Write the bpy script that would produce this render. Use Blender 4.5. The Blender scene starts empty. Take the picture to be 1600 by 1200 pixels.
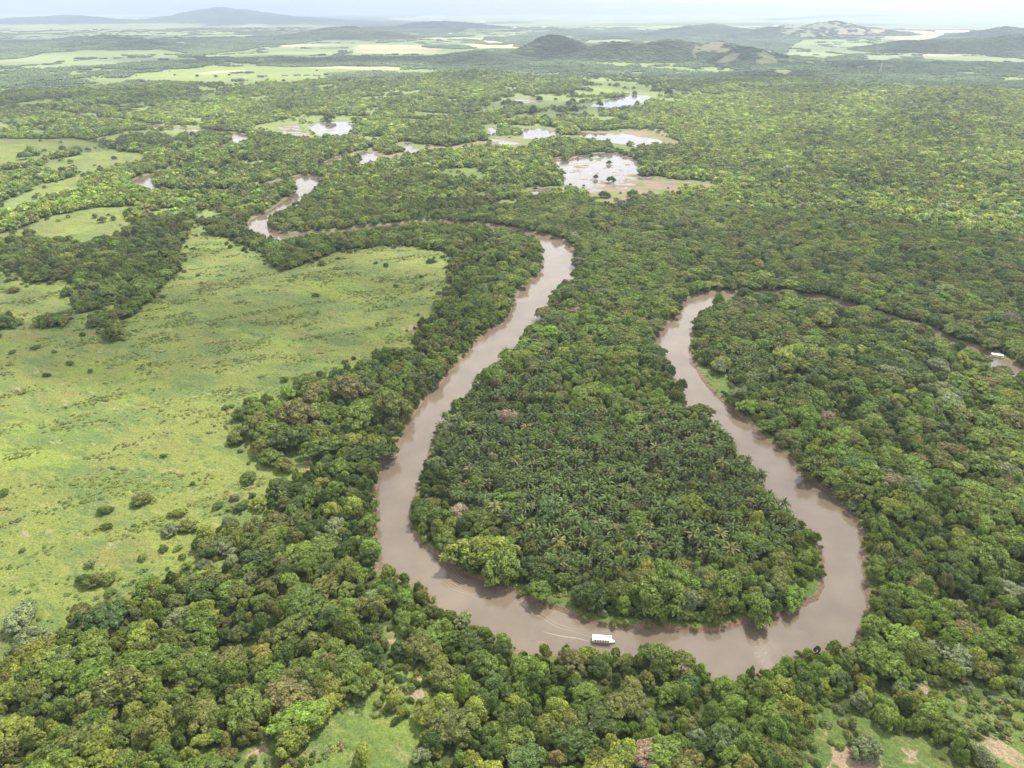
import bpy, bmesh, math, random
import numpy as np
from mathutils import Vector
from mathutils.geometry import tessellate_polygon

# ------------------------------------------------------------------ camera, sky, sun, exposure
S = bpy.context.scene
CAM_H, PITCH, FPX = 240.0, math.radians(28.0), 1110.0
cam = bpy.data.objects.new('camera', bpy.data.cameras.new('camera'))
S.collection.objects.link(cam)
cam.location = (0, 0, CAM_H)
cam.rotation_euler = (math.radians(90) - PITCH, 0, 0)
cam.data.sensor_width = 36
cam.data.lens = 36 * FPX / 1600
cam.data.clip_start = 1.0
cam.data.clip_end = 120000
S.camera = cam

SUN_EL, SUN_AZ = math.radians(58), math.radians(38)      # azimuth from +Y towards +X
world = bpy.data.worlds.new('World'); S.world = world
world.use_nodes = True
wt = world.node_tree; wt.nodes.clear()
sky = wt.nodes.new('ShaderNodeTexSky'); sky.sky_type = 'NISHITA'; sky.sun_disc = False
sky.sun_elevation = SUN_EL; sky.sun_rotation = SUN_AZ
sky.altitude = 200; sky.air_density = 1.0; sky.dust_density = 2.0
wtc = wt.nodes.new('ShaderNodeTexCoord')
wmap = wt.nodes.new('ShaderNodeMapping'); wmap.inputs['Scale'].default_value = (1, 1, 2.6)
wn = wt.nodes.new('ShaderNodeTexNoise'); wn.inputs['Scale'].default_value = 2.2; wn.inputs['Detail'].default_value = 7
wn.inputs['Roughness'].default_value = 0.58
wr = wt.nodes.new('ShaderNodeMapRange'); wr.inputs['From Min'].default_value = 0.36; wr.inputs['From Max'].default_value = 0.58
wmix = wt.nodes.new('ShaderNodeMixRGB'); wmix.inputs['Color2'].default_value = (8.9, 9.0, 9.1, 1)
wbg = wt.nodes.new('ShaderNodeBackground'); wbg.inputs['Strength'].default_value = 0.12
wo = wt.nodes.new('ShaderNodeOutputWorld')
L = wt.links.new
L(wtc.outputs['Generated'], wmap.inputs['Vector']); L(wmap.outputs[0], wn.inputs['Vector'])
L(wn.outputs['Fac'], wr.inputs['Value']); L(wr.outputs[0], wmix.inputs['Fac'])
L(sky.outputs[0], wmix.inputs['Color1']); L(wmix.outputs[0], wbg.inputs['Color']); L(wbg.outputs[0], wo.inputs['Surface'])

sd = bpy.data.lights.new('sun', 'SUN'); sd.energy = 4.3; sd.angle = math.radians(0.9); sd.color = (1.0, 0.955, 0.88)
sun = bpy.data.objects.new('sun', sd); S.collection.objects.link(sun)
SUN_DIR = Vector((math.sin(SUN_AZ) * math.cos(SUN_EL), math.cos(SUN_AZ) * math.cos(SUN_EL), math.sin(SUN_EL)))
sun.rotation_euler = SUN_DIR.to_track_quat('Z', 'Y').to_euler()
S.view_settings.view_transform = 'Standard'
S.view_settings.look = 'None'
S.view_settings.exposure = 1.1
S.view_settings.gamma = 1
HAZE_DENSITY = 7.0e-5

RS = np.random.RandomState
PI = math.pi
col = S.collection

# ------------------------------------------------------------------ projection between the photo and the plain
SP, CP = math.sin(PITCH), math.cos(PITCH)

def ground_at(u, v, z=0.0):
    """the point of height z seen at photo pixel u, v (1600 x 1200)"""
    u = np.asarray(u, float); v = np.asarray(v, float)
    a = (u - 800) / FPX; b = -(v - 600) / FPX
    dy = CP + b * SP; dz = -SP + b * CP
    t = (np.asarray(z, float) - CAM_H) / dz
    return np.stack([a * t, dy * t], -1)

def project(x, y, z=0.0):
    d = y * CP - (z - CAM_H) * SP
    w = y * SP + (z - CAM_H) * CP
    d = np.where(d > 1, d, 1)
    return 800 + FPX * x / d, 600 - FPX * w / d

# ------------------------------------------------------------------ noise
def _hash(ix, iy, s):
    h = (ix.astype(np.int64) * 374761393 + iy.astype(np.int64) * 668265263 + s * 974711) & 0x7fffffff
    h = ((h ^ (h >> 13)) * 1274126177) & 0x7fffffff
    h = (h ^ (h >> 16)) & 0xffff
    return h / 65535.0

def vnoise(x, y, s=0):
    ix = np.floor(x); iy = np.floor(y)
    fx = x - ix; fy = y - iy
    fx = fx * fx * (3 - 2 * fx); fy = fy * fy * (3 - 2 * fy)
    a = _hash(ix, iy, s); b = _hash(ix + 1, iy, s); c = _hash(ix, iy + 1, s); d = _hash(ix + 1, iy + 1, s)
    return (a * (1 - fx) + b * fx) * (1 - fy) + (c * (1 - fx) + d * fx) * fy

def fbm(x, y, s=0, o=4, g=0.5):
    t = 0; a = 1; n = 0
    for k in range(o):
        t = t + a * vnoise(x * 2 ** k + 17.3 * k, y * 2 ** k - 9.1 * k, s + k * 31); n += a; a *= g
    return t / n

def sstep(a, b, x):
    t = np.clip((x - a) / (b - a), 0, 1)
    return t * t * (3 - 2 * t)

# ------------------------------------------------------------------ outlines traced in the photo, then laid on the plain
def inside(px, py, poly):
    poly = np.asarray(poly, float)
    r = np.zeros(px.shape, bool)
    m = (px > poly[:, 0].min()) & (px < poly[:, 0].max()) & (py > poly[:, 1].min()) & (py < poly[:, 1].max())
    if not m.any(): return r
    x = px[m]; y = py[m]; c = np.zeros(x.shape, bool)
    n = len(poly)
    for i in range(n):
        x1, y1 = poly[i]; x2, y2 = poly[(i + 1) % n]
        if y1 == y2: continue
        k = ((y1 > y) != (y2 > y)) & (x < (x2 - x1) * (y - y1) / (y2 - y1) + x1)
        c ^= k
    r[m] = c
    return r

LEFT_BANK = [  # u, v, height of what is seen there (0 = waterline)
 (462,277,0),(462,299,1),(425,324,1),(390,342,1),(383,354,4),(409,363,7),(437,371,7),(475,367,5.5),(519,364,4.5),(565,358,4),
 (620,353,3.6),(672,348,3.6),(716,350,3.6),(769,355,3.6),(800,361,4),(830,366,6),(845,380,3),(851,407,2),(840,427,1),(820,442,1),
 (808,460,1),(800,475,1),(797,490,1),(782,501,1),(760,516,1),(725,555,1),(705,571,1),(693,592,1),(665,618,1),(654,634,1),
 (634,662,1),(613,705,2),(595,727,2),(589,758,2),(589,792,2),(588,815,2),(590,850,2),(592,877,4),(632,894,4),(662,903,4),
 (682,925,4),(680,936,4),(712,946,4),(747,966,4),(795,993,4),(827,1015,4),(862,1008,4),(890,1008,4),(915,1004,4),(950,1010,4),
 (982,1012,4),(1032,1022,4),(1110,1042,4),(1152,1049,4),(1200,1032,4),(1250,1009,4),(1305,1001,4),(1335,992,4),(1347,967,3),
 (1355,945,2),(1352,900,2),(1348,860,2),(1343,815,2),(1320,788,2),(1283,755,1),(1245,733,1),(1237,716,0),(1193,686,0),
 (1160,650,0),(1127,626,0),(1100,598,0),(1088,575,0),(1077,545,0),(1079,520,0),(1088,497,1),(1105,480,4),(1145,466,2.9),
 (1206,461,2.9),(1276,468,2.9),(1337,485,2.3),(1368,493,2.3),(1447,518,2.9),(1490,538,2.9),(1530,555,2.9),(1569,574,2.9),(1600,585,4),
 (1680,612,4),(1800,655,4),(1950,720,4)]
RIGHT_BANK = [
 (509,281,0),(487,299,4),(466,314,4),(425,336,4),(416,349,3),(425,360,0),(450,364,0),(512,361,0),(550,355,0),(572,353,0),
 (625,348,0),(672,343,0),(716,346,0),(753,349,0),(780,352,0),(810,358,0),(840,363,0),(880,375,0),(898,392,1),(900,425,3),
 (890,433,4),(875,443,4),(861,458,4),(856,472,4),(846,488,4),(820,513,4),(810,531,4),(802,541,4),(777,560,4),(771,573,4),
 (755,588,4),(732,606,4),(700,635,4),(680,662,4),(662,715,4),(650,753,4),(637,787,4),(640,825,1),(653,847,0),(673,862,0),
 (700,873,0),(712,887,0),(747,900,1),(775,912,2),(805,925,0),(837,942,0),(875,953,0),(895,962,0),(932,975,0),(960,981,0),
 (985,980,0),(1037,980,0),(1087,987,0),(1132,982,0),(1167,972,0),(1190,972,1),(1215,961,0),(1250,951,0),(1282,933,0),
 (1291,912,1),(1293,867,4),(1280,828,4),(1247,798,4),(1203,761,4),(1190,731,4),(1167,707,4),(1133,673,4),(1119,652,4),
 (1093,637,4),(1075,625,4),(1070,603,4),(1053,580,4),(1022,541,3),(1027,514,2),(1066,484,1),(1070,467,0),(1097,457,0),
 (1145,455,0),(1206,455,0),(1276,461,0),(1315,470,0),(1364,487,0),(1442,509,0),(1490,530,0),(1530,543,0),(1569,560,0),
 (1600,573,0),(1680,597,0),(1800,635,0),(1950,690,0)]
def world_line(pts):
    a = np.array(pts, float)
    return ground_at(a[:, 0], a[:, 1], a[:, 2])
lb, rb = world_line(LEFT_BANK), world_line(RIGHT_BANK)
RIVER = np.concatenate([lb, rb[::-1]])
UP = [(500,284,12),(480,275,11),(450,280,11),(400,293,11),(320,301,11),(250,298,12),(224,289,14),(220,281,14),(240,272,9),
      (290,255,9),(335,240,9),(350,230,11),(372,222,16),(378,215,18),(362,209,16),(330,205,11),(300,202,11),(250,198,12),
      (205,190,16),(175,187.5,17),(150,184,14),(100,176,12),(40,168,12),(-60,160,12)]
upc = ground_at([p[0] for p in UP], [p[1] for p in UP]); upw = np.array([p[2] for p in UP], float)

def densify(c, w, step):
    out = []; ow = []
    n = len(c)
    for i in range(n - 1):
        p0 = c[max(i - 1, 0)]; p1 = c[i]; p2 = c[i + 1]; p3 = c[min(i + 2, n - 1)]
        k = max(2, int(np.linalg.norm(p2 - p1) / step))
        for j in range(k):
            t = j / k
            out.append(0.5 * ((2 * p1) + (-p0 + p2) * t + (2 * p0 - 5 * p1 + 4 * p2 - p3) * t * t + (-p0 + 3 * p1 - 3 * p2 + p3) * t ** 3))
            ow.append(w[i] * (1 - t) + w[i + 1] * t)
    out.append(c[-1]); ow.append(w[-1])
    return np.array(out), np.array(ow)
upc, upw = densify(upc, upw, 14)

def seg_dist(x, y, a, b):
    d = b - a; l2 = max(float(d @ d), 1e-9)
    t = np.clip(((x - a[0]) * d[0] + (y - a[1]) * d[1]) / l2, 0, 1)
    return np.hypot(x - a[0] - t * d[0], y - a[1] - t * d[1]), t

def river_dist(x, y):
    """metres to the bank: negative over water"""
    out = np.full(x.shape, 999.0)
    m = (y > 120) & (y < 1350) & (np.abs(x) < 620)
    if m.any():
        xx = x[m]; yy = y[m]; d = np.full(xx.shape, 999.0)
        for i in range(len(RIVER)):
            a = RIVER[i]; b = RIVER[(i + 1) % len(RIVER)]
            lo = np.minimum(a, b) - 30; hi = np.maximum(a, b) + 30
            k = np.nonzero((xx > lo[0]) & (xx < hi[0]) & (yy > lo[1]) & (yy < hi[1]))[0]
            if len(k):
                q, _ = seg_dist(xx[k], yy[k], a, b); d[k] = np.minimum(d[k], q)
        ins = inside(xx, yy, RIVER)
        out[m] = np.where(ins, -d, d)
    m = (y > 600) & (y < 2700) & (x < 0)
    if m.any():
        xx = x[m]; yy = y[m]; d = np.full(xx.shape, 999.0)
        for i in range(len(upc) - 1):
            a = upc[i]; b = upc[i + 1]
            lo = np.minimum(a, b) - 60; hi = np.maximum(a, b) + 60
            k = np.nonzero((xx > lo[0]) & (xx < hi[0]) & (yy > lo[1]) & (yy < hi[1]))[0]
            if len(k):
                q, t = seg_dist(xx[k], yy[k], a, b)
                d[k] = np.minimum(d[k], q - (upw[i] * (1 - t) + upw[i + 1] * t))
        out[m] = np.minimum(out[m], d)
    return out

GRASS = {  # open land, outlines in photo pixels; kind decides its colour
 'pasture': [
  [(-400,340),(-60,400),(0,400),(60,378),(294,348),(329,351),(329,367),(380,383),(415,402),(437,427),(475,411),(519,399),(581,386),(628,383),
   (690,395),(712,417),(712,430),(706,449),(684,458),(690,467),(676,482),(710,487),(685,490),(660,505),(662,525),(642,536),(648,549),
   (603,552),(583,552),(587,569),(557,575),(541,588),(512,595),(473,601),(453,608),(440,630),(401,634),(375,650),(377,666),(392,676),
   (388,692),(395,712),(408,728),(437,728),(440,702),(479,702),(512,702),(483,718),(470,745),(460,747),(414,767),(427,783),
   (436,784),(414,806),(416,815),(377,829),(340,832),(306,855),(326,874),(360,874),(354,900),(320,900),(240,917),(175,950),
   (112,992),(75,1005),(32,1040),(0,1075),(-300,1160),(-900,1200)],
  [(-200,215),(0,218),(117,216),(228,243),(205,258),(170,262),(136,286),(88,300),(52,298),(60,290),(118,278),(122,268),(60,264),(0,275),(-200,290)],
  [(-200,372),(0,367),(38,360),(92,332),(177,322),(228,324),(203,335),(209,357),(177,373),(120,381),(79,376),(0,383),(-200,392)]],
 'lush': [
  [(230,1400),(345,1230),(378,1185),(425,1155),(460,1128),(475,1120),(560,1100),(590,1080),(600,1055),(625,1045),(668,1040),(672,1092),(655,1130),(670,1400)],
  [(1420,1045),(1480,1060),(1600,1085),(1750,1110),(1750,1400),(1240,1400),(1265,1165),(1235,1115),(1280,1100),(1340,1118),(1400,1135),(1430,1100)],[(575,985),(610,985),(635,1012),(605,1025),(588,1015)],
  [(1440,985),(1475,1000),(1490,1040),(1462,1050),(1445,1020)],
  [(1078,518),(1092,512),(1092,560),(1140,590),(1147,608),(1127,628),(1100,602),(1085,575)],
  [(1160,652),(1180,655),(1217,690),(1212,702),(1190,690)],
  [(1225,962),(1240,935),(1275,912),(1294,920),(1284,938),(1250,955)],
  [(640,822),(660,830),(700,848),(704,872),(672,866),(650,850)],
  [(845,930),(872,925),(900,940),(902,965),(870,955)],
  [(670,265),(730,263),(770,272),(760,283),(700,278)],[(740,300),(770,298),(772,312),(748,314)],
  [(950,225),(1010,231),(1000,238),(945,236)]],
 'meadow': [
  [(907,120),(940,120),(955,126),(1000,127),(1000,131),(1035,132),(1037,138),(1087,145),(1150,150),(1112,152),(1075,153),(1020,168),
   (975,178),(960,181),(980,190),(995,195),(925,190),(857,188),(815,188),(800,186),(822,177),(845,175),(810,166),(790,160),(760,155),(800,152),(850,145),(900,135)],
  [(760,155),(812,152),(812,176),(750,181),(675,183),(630,181),(607,176),(575,182),(555,172),(600,167),(610,171),(687,176),(750,174),(762,165)],
  [(400,196),(475,181),(505,179),(575,182),(680,187),(670,192),(625,190),(597,183),(550,190),(556,204),(540,215),(507,217),(480,221),(450,212),(400,206)],
  [(210,119),(212,115),(375,100),(400,98),(412,102),(437,104),(545,104),(682,109),(682,116),(575,112),(505,116),(505,125),(475,127),(447,132),
   (425,129),(355,134),(345,138),(337,150),(312,141),(307,132),(250,128),(212,126)],
  [(150,125),(175,128),(170,134),(155,135)],
  [(27,163),(45,159),(105,156),(120,159),(37,166)],[(142,160),(175,163),(162,168)],[(272,187),(285,183),(310,181),(314,190),(285,191)],
  [(562,154),(615,149),(662,145),(620,155),(575,160)],
  [(937,100),(975,94),(1050,96),(1062,104),(1132,106),(1160,111),(1112,115),(1062,112),(1025,108),(975,105)],
  [(0,150),(0,149),(10,150)]],
 'marsh': [
  [(495,259),(540,240),(575,230),(625,222),(637,219),(650,222),(700,228),(760,218),(760,232),(700,236),(660,240),(635,247),(608,257),(570,260)],
  [(745,195),(812,195),(855,198),(900,204),(1030,201),(1062,228),(1010,231),(947,223),(900,219),(865,218),(825,231),(800,238),(750,233)],
  [(858,247),(875,244),(880,252),(900,244),(945,238),(970,239),(997,250),(1004,260),(1002,274),(1032,276),(1075,280),(1127,287),(1130,295),(1070,298),
   (1057,306),(1037,315),(1000,312),(978,312),(975,327),(945,321),(925,321),(918,301),(877,296),(858,302),(837,313),(820,302),(822,293),(850,290),(875,289),
   (879,277),(873,266),(862,258)],
  [(765,324),(775,316),(800,311),(815,314),(800,322)]],
 'crop': [
  [(-200,96),(0,94),(87,81),(200,76),(275,79),(307,84),(275,86),(225,95),(175,102),(75,109),(0,112),(-200,116)],
  [(400,76),(505,72),(550,70),(562,72),(512,81),(400,85)],
  [(590,70),(635,62),(650,64),(612,71)],[(657,64),(712,63),(750,65),(687,69),(642,72)],
  [(905,65),(975,62),(970,66),(950,70),(910,68)],
  [(1255,58),(1310,56),(1400,56),(1420,64),(1440,68),(1400,72),(1370,80),(1290,93),(1225,86),(1230,75),(1250,66)],
  [(1340,76),(1420,71),(1450,80),(1560,80),(1550,88),(1600,92),(1800,96),(1800,101),(1600,99),(1500,97),(1430,93),(1380,92),(1350,88)],
  [(1155,38),(1250,41),(1300,47),(1420,47),(1600,48),(1800,48),(1800,20),(1600,22),(1300,27),(1200,33)],
  [(-100,48),(60,45),(140,42),(250,36),(330,37),(300,44),(230,48),(170,50),(120,56),(60,60),(-100,62)]],
 'straw': [
  [(1345,54),(1400,47),(1440,48),(1485,52),(1460,60),(1430,64),(1400,62)],
  [(470,106),(545,103),(640,105),(630,110),(560,109)],
  [(1440,85),(1500,82),(1555,79),(1560,85),(1500,88),(1445,88)],[(1345,77),(1385,71),(1380,77),(1350,82)],
  [(300,115),(375,109),(380,111),(330,116)],[(240,70),(290,64),(295,69),(250,73)]],
 'sand': [
  [(582,995),(600,992),(627,1010),(605,1018),(592,1008)],[(640,1045),(655,1060),(668,1075),(652,1092),(628,1080),(615,1072),(645,1072)],
  [(462,722),(482,716),(482,738),(470,748)],[(589,568),(601,566),(600,582),(591,580)],[(650,518),(662,515),(662,528),(652,530)],
  [(632,508),(658,504),(660,514),(640,516)],
  [(248,1085),(262,1066),(288,1050),(300,1055),(290,1072),(262,1090)],
  [(1435,1060),(1460,1065),(1478,1085),(1468,1092)],[(1248,1118),(1272,1122),(1275,1142),(1254,1145)],
  [(1282,1160),(1340,1165),(1382,1178),(1380,1200),(1330,1260),(1285,1260)],[(1408,1165),(1450,1172),(1448,1190),(1415,1190)],
  [(1548,1142),(1585,1145),(1592,1190),(1600,1240),(1555,1220)],[(1488,1078),(1512,1082),(1510,1092)],[(1540,1102),(1556,1110),(1550,1122)],
  [(378,1195),(425,1165),(430,1172),(400,1200)],[(1228,236),(1244,234),(1243,242),(1232,243)]]}
WOODS = [  # thickets standing inside the open land
 [(-200,380),(0,381),(63,376),(139,383),(177,370),(206,357),(222,332),(300,340),(294,370),(279,383),(285,408),(288,433),(250,446),(241,465),(218,493),
  (193,503),(190,531),(174,538),(165,516),(136,516),(139,503),(171,497),(190,475),(190,456),(158,465),(111,456),(112,448),(95,433),
  (85,443),(32,443),(19,430),(0,402),(-200,420)],
 [(104,471),(120,459),(158,474),(158,484),(120,493)],[(57,509),(89,493),(120,497),(117,505),(80,510)],[(-60,506),(35,500),(32,512),(-60,520)],
 [(28,243),(57,238),(57,243)],[(73,248),(123,232),(123,240),(76,251)],[(-30,268),(73,252),(73,258),(-30,272)],
 [(505,196),(540,197),(555,205),(530,206)],[(580,232),(610,230),(640,236),(600,242)],[(540,252),(565,251),(575,256),(545,258)],
 [(775,202),(800,199),(815,205),(812,212),(778,212)],[(866,203),(900,201),(902,210),(870,212)],[(945,150),(980,149),(979,155),(950,156)],
 [(700,1060),(760,1060),(760,1120),(700,1120)],[(1380,1110),(1480,1130),(1490,1160),(1400,1150)],
 [(600,1105),(640,1100),(630,1120),(600,1118)],[(1460,1150),(1520,1150),(1530,1190),(1470,1190)]]
PONDS = [
 [(482,196),(500,192),(540,190),(555,204),(532,214),(500,212),(485,205)],[(438,197),(470,193),(482,212),(478,218),(440,210)],
 [(498,258),(540,244),(560,236),(580,238),(607,255),(570,258),(564,249),(530,254)],
 [(636,221),(643,221),(644,232),(673,234),(662,240),(640,246),(633,243)],
 [(753,202),(765,199),(778,207),(765,212)],[(813,201),(850,201),(867,212),(855,218),(817,216)],[(760,216),(812,225),(775,228)],
 [(827,229),(807,238),(792,235)],[(902,206),(975,209),(1020,216),(1052,227),(1030,230),(975,226),(902,220)],
 [(915,166),(950,154),(980,149),(1015,149),(1022,155),(975,170),(950,167)],[(805,155),(850,152),(848,160),(810,161)],
 [(859,246),(876,246),(882,253),(900,245),(945,239),(968,239),(996,250),(1003,260),(1001,276),(1075,282),(1100,290),(1060,297),(1040,300),
  (1000,300),(950,298),(925,300),(877,295),(855,303),(840,309),(824,301),(840,293),(876,291),(881,277),(874,266),(862,257)]]
# how wet each pond is (1 = open water, less = mud and tufts break through)
WET = [.95, .45, .75, .85, .9, .85, .7, .8, .95, .97, .5, .72]
LAND = {'pasture': (0.142, 0.162, 0.038), 'lush': (0.094, 0.132, 0.030), 'meadow': (0.158, 0.195, 0.058), 'marsh': (0.125, 0.150, 0.045),
        'crop': (0.145, 0.180, 0.072), 'straw': (0.27, 0.25, 0.13), 'sand': (0.25, 0.185, 0.115), 'floor': (0.052, 0.068, 0.020)}

def warped(x, y):
    """photo coordinates of ground points, wobbled a few metres so that outlines are ragged"""
    w = 3.0 + 0.006 * np.hypot(x, y)
    sc = 1.0 / (4 * w)
    xx = x + (fbm(x * sc, y * sc, 5, 3) - .5) * 3.2 * w
    yy = y + (fbm(x * sc, y * sc, 9, 3) - .5) * 3.2 * w
    xx = xx + (fbm(x * .22, y * .22, 6, 2) - .5) * 5; yy = yy + (fbm(x * .22, y * .22, 8, 2) - .5) * 5
    return project(xx, yy)

KINDS = ['floor', 'pasture', 'lush', 'meadow', 'marsh', 'crop', 'straw', 'sand']
def land_kind(x, y):
    u, v = warped(x, y)
    k = np.zeros(x.shape, int)
    r = np.hypot(x, y)
    far = (r > 4200)
    if far.any():      # farmland of the distant plain: a patchwork of fields and woods
        q = 1 + r[far] / 9000; f = fbm(x[far] / (620 * q), y[far] / (760 * q), 41, 4, .6)
        t = np.where(x[far] < 0, 0.50, 0.49) - 0.05 * sstep(6000, 14000, r[far])
        g = vnoise(x[far] / 700, y[far] / 600, 77)
        k[far] = np.where(f > t, np.where(g > .80, 6, np.where(g > .35, 5, 3)), 0)
    m = (r > 620) & (r < 4200) & ~((u > 350) & (u < 560) & (v > 260) & (v < 385)); f = fbm(x[m] / 75, y[m] / 150, 43, 5, .6); mm = np.zeros(f.shape, int)
    mm[f > np.where((u[m] < 470) & (v[m] < 345), .56, np.where(v[m] < 150, .60, np.where((v[m] < 320) & (u[m] < 900), .64, 9)))] = 3; k[m] = mm
    for name in KINDS[1:]:
        for poly in GRASS[name]:
            m = inside(u, v, poly)
            if name == 'sand': m &= fbm(x / 5, y / 5, 45, 3) > .36
            k[m] = KINDS.index(name)
    for poly in WOODS:
        k[inside(u, v, poly)] = 0
    k[hill_z(x, y) > 7] = 0
    return k, u, v

HILLS = [  # u, v of the foot, height above the plain in m, half width across, half depth
 (868, 94, 108, 215, 230), (968, 97, 80, 260, 240), (1060, 98, 92, 290, 260), (1135, 98, 84, 270, 240), (1185, 104, 75, 200, 200),
 (1250, 61, 95, 380, 420), (1322, 56, 118, 380, 420), (1375, 56, 65, 340, 380), (1500, 83, 62, 300, 300), (1560, 84, 76, 340, 330),
 (1650, 86, 100, 380, 340), (1445, 84, 60, 250, 260), (140, 77, 74, 240, 260), (185, 78, 60, 300, 260), (535, 62, 90, 500, 420), (740, 100, 45, 240, 260),
 (740, 128, 26, 180, 140), (690, 45, 80, 600, 500), (320, 36, 230, 1100, 1000), (400, 37, 130, 1400, 900), (1600, 62, 90, 350, 300),
 (1240, 128, 30, 260, 160), (60, 38, 120, 1200, 900), (1120, 56, 90, 500, 450), (1560, 165, 26, 220, 160), (1500, 205, 18, 130, 100)]
HW = ground_at([h[0] for h in HILLS], [h[1] for h in HILLS])
def hill_z(x, y):
    z = np.zeros(x.shape)
    for (u, v, h, sx, sy), (hx, hy) in zip(HILLS, HW):
        m = (np.abs(x - hx) < 3 * sx) & (np.abs(y - hy - sy) < 3 * sy)
        if not m.any(): continue
        xx = x[m]; yy = y[m]
        n = fbm(xx / (sx * .5), yy / (sy * .5), 3, 5, .55) - .5; n2 = 1 - 2 * np.abs(fbm(xx / (sx * .3), yy / (sy * .3), 4, 4, .55) - .5)
        q = np.sqrt(((xx - hx) / sx) ** 2 + ((yy - hy - sy * .8) / sy) ** 2) + n * .75
        z[m] = np.maximum(z[m], h * (.45 * np.clip(1 - sstep(0.0, 1.6, q), 0, 1) + .55 * np.clip(1 - q / 1.5, 0, 1) ** 1.1) * (.72 + .34 * n2 + .3 * n))
    return z

# ------------------------------------------------------------------ materials
def mat(name):
    m = bpy.data.materials.new(name); m.use_nodes = True
    nt = m.node_tree; nt.nodes.clear()
    o = nt.nodes.new('ShaderNodeOutputMaterial')
    return m, nt, o

def simple(name, color, rough=0.6, var=0.12, scale=2.0):
    m, nt, o = mat(name)
    p = nt.nodes.new('ShaderNodeBsdfPrincipled'); p.inputs['Roughness'].default_value = rough
    tc = nt.nodes.new('ShaderNodeTexCoord'); n = nt.nodes.new('ShaderNodeTexNoise'); n.inputs['Scale'].default_value = scale; n.inputs['Detail'].default_value = 4
    mr = nt.nodes.new('ShaderNodeMapRange'); mr.inputs['To Min'].default_value = 1 - var; mr.inputs['To Max'].default_value = 1 + var
    mx = nt.nodes.new('ShaderNodeVectorMath'); mx.operation = 'SCALE'; mx.inputs[0].default_value = color
    nt.links.new(tc.outputs['Object'], n.inputs['Vector']); nt.links.new(n.outputs['Fac'], mr.inputs['Value'])
    nt.links.new(mr.outputs[0], mx.inputs['Scale']); nt.links.new(mx.outputs[0], p.inputs['Base Color'])
    nt.links.new(p.outputs[0], o.inputs['Surface'])
    return m

def ground_material():
    m, nt, o = mat('ground')
    N = nt.nodes.new; K = nt.links.new
    p = N('ShaderNodeBsdfPrincipled'); p.inputs['Roughness'].default_value = 0.9; p.inputs['Specular IOR Level'].default_value = 0.15
    a = N('ShaderNodeAttribute'); a.attribute_name = 'land'
    g = N('ShaderNodeAttribute'); g.attribute_name = 'patchy'
    geo = N('ShaderNodeNewGeometry')
    def noise(scale, det=5, rough=.6, stretch=(1, 1, 1), rot=(0, 0, 0)):
        mp = N('ShaderNodeMapping'); mp.vector_type = 'TEXTURE'; mp.inputs['Scale'].default_value = (stretch[1], stretch[0], 1); mp.inputs['Rotation'].default_value = rot
        n = N('ShaderNodeTexNoise'); n.inputs['Scale'].default_value = scale; n.inputs['Detail'].default_value = det; n.inputs['Roughness'].default_value = rough
        K(geo.outputs['Position'], mp.inputs['Vector']); K(mp.outputs[0], n.inputs['Vector'])
        return n.outputs['Fac']
    def rng(x, a0, a1, b0=0, b1=1):
        r = N('ShaderNodeMapRange'); r.inputs['From Min'].default_value = a0; r.inputs['From Max'].default_value = a1
        r.inputs['To Min'].default_value = b0; r.inputs['To Max'].default_value = b1; K(x, r.inputs['Value']); return r.outputs[0]
    def mul(x, y):
        r = N('ShaderNodeMath'); r.operation = 'MULTIPLY'; K(x, r.inputs[0])
        if isinstance(y, (int, float)): r.inputs[1].default_value = y
        else: K(y, r.inputs[1])
        return r.outputs[0]
    def mix(f, c1, c2, mode='MIX'):
        r = N('ShaderNodeMixRGB'); r.blend_type = mode; K(f, r.inputs['Fac'])
        for i, c in ((1, c1), (2, c2)):
            if isinstance(c, tuple): r.inputs[i].default_value = (*c, 1)
            else: K(c, r.inputs[i])
        return r.outputs[0]
    c = a.outputs['Color']
    # herb patches, dry patches and wind-combed streaks where the land is open grass
    ROT = (0, 0, math.radians(-24))
    def gn(scale, det, rough, st): return noise(scale, det, rough, st, ROT)
    def lay(c, fac, lo, hi, k, colr): return mix(mul(rng(fac, lo, hi), mul(g.outputs['Fac'], k)), c, colr)
    c = lay(c, gn(.016, 5, .62, (1, 1.6, 1)), .50, .60, .6, (0.175, 0.225, 0.030))
    c = lay(c, gn(.030, 7, .70, (1, 1.9, 1)), .49, .57, .7, (0.078, 0.122, 0.036))
    c = lay(c, gn(.041, 7, .72, (1, 1.8, 1)), .54, .63, .6, (0.165, 0.132, 0.045))
    c = lay(c, gn(.10, 7, .75, (1, 2.0, 1)), .54, .60, .6, (0.060, 0.098, 0.034))
    c = lay(c, gn(.13, 7, .75, (1, 2.0, 1)), .56, .62, .7, (0.21, 0.20, 0.075))
    c = lay(c, gn(.085, 6, .75, (1, 2.2, 1)), .635, .67, .8, (0.25, 0.195, 0.12))
    c = lay(c, gn(.34, 6, .8, (1, 1.7, 1)), .54, .61, .45, (0.066, 0.100, 0.028))
    s = N('ShaderNodeVectorMath'); s.operation = 'SCALE'
    fine = rng(noise(.8, 6, .78), .3, .7, .55, 1.45)
    K(c, s.inputs[0]); K(fine, s.inputs['Scale'])
    K(s.outputs[0], p.inputs['Base Color'])
    b = N('ShaderNodeBump'); b.inputs['Strength'].default_value = 0.8; b.inputs['Distance'].default_value = 2.0
    K(noise(.45, 6, .7), b.inputs['Height']); K(b.outputs[0], p.inputs['Normal'])
    K(p.outputs[0], o.inputs['Surface'])
    return m

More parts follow.
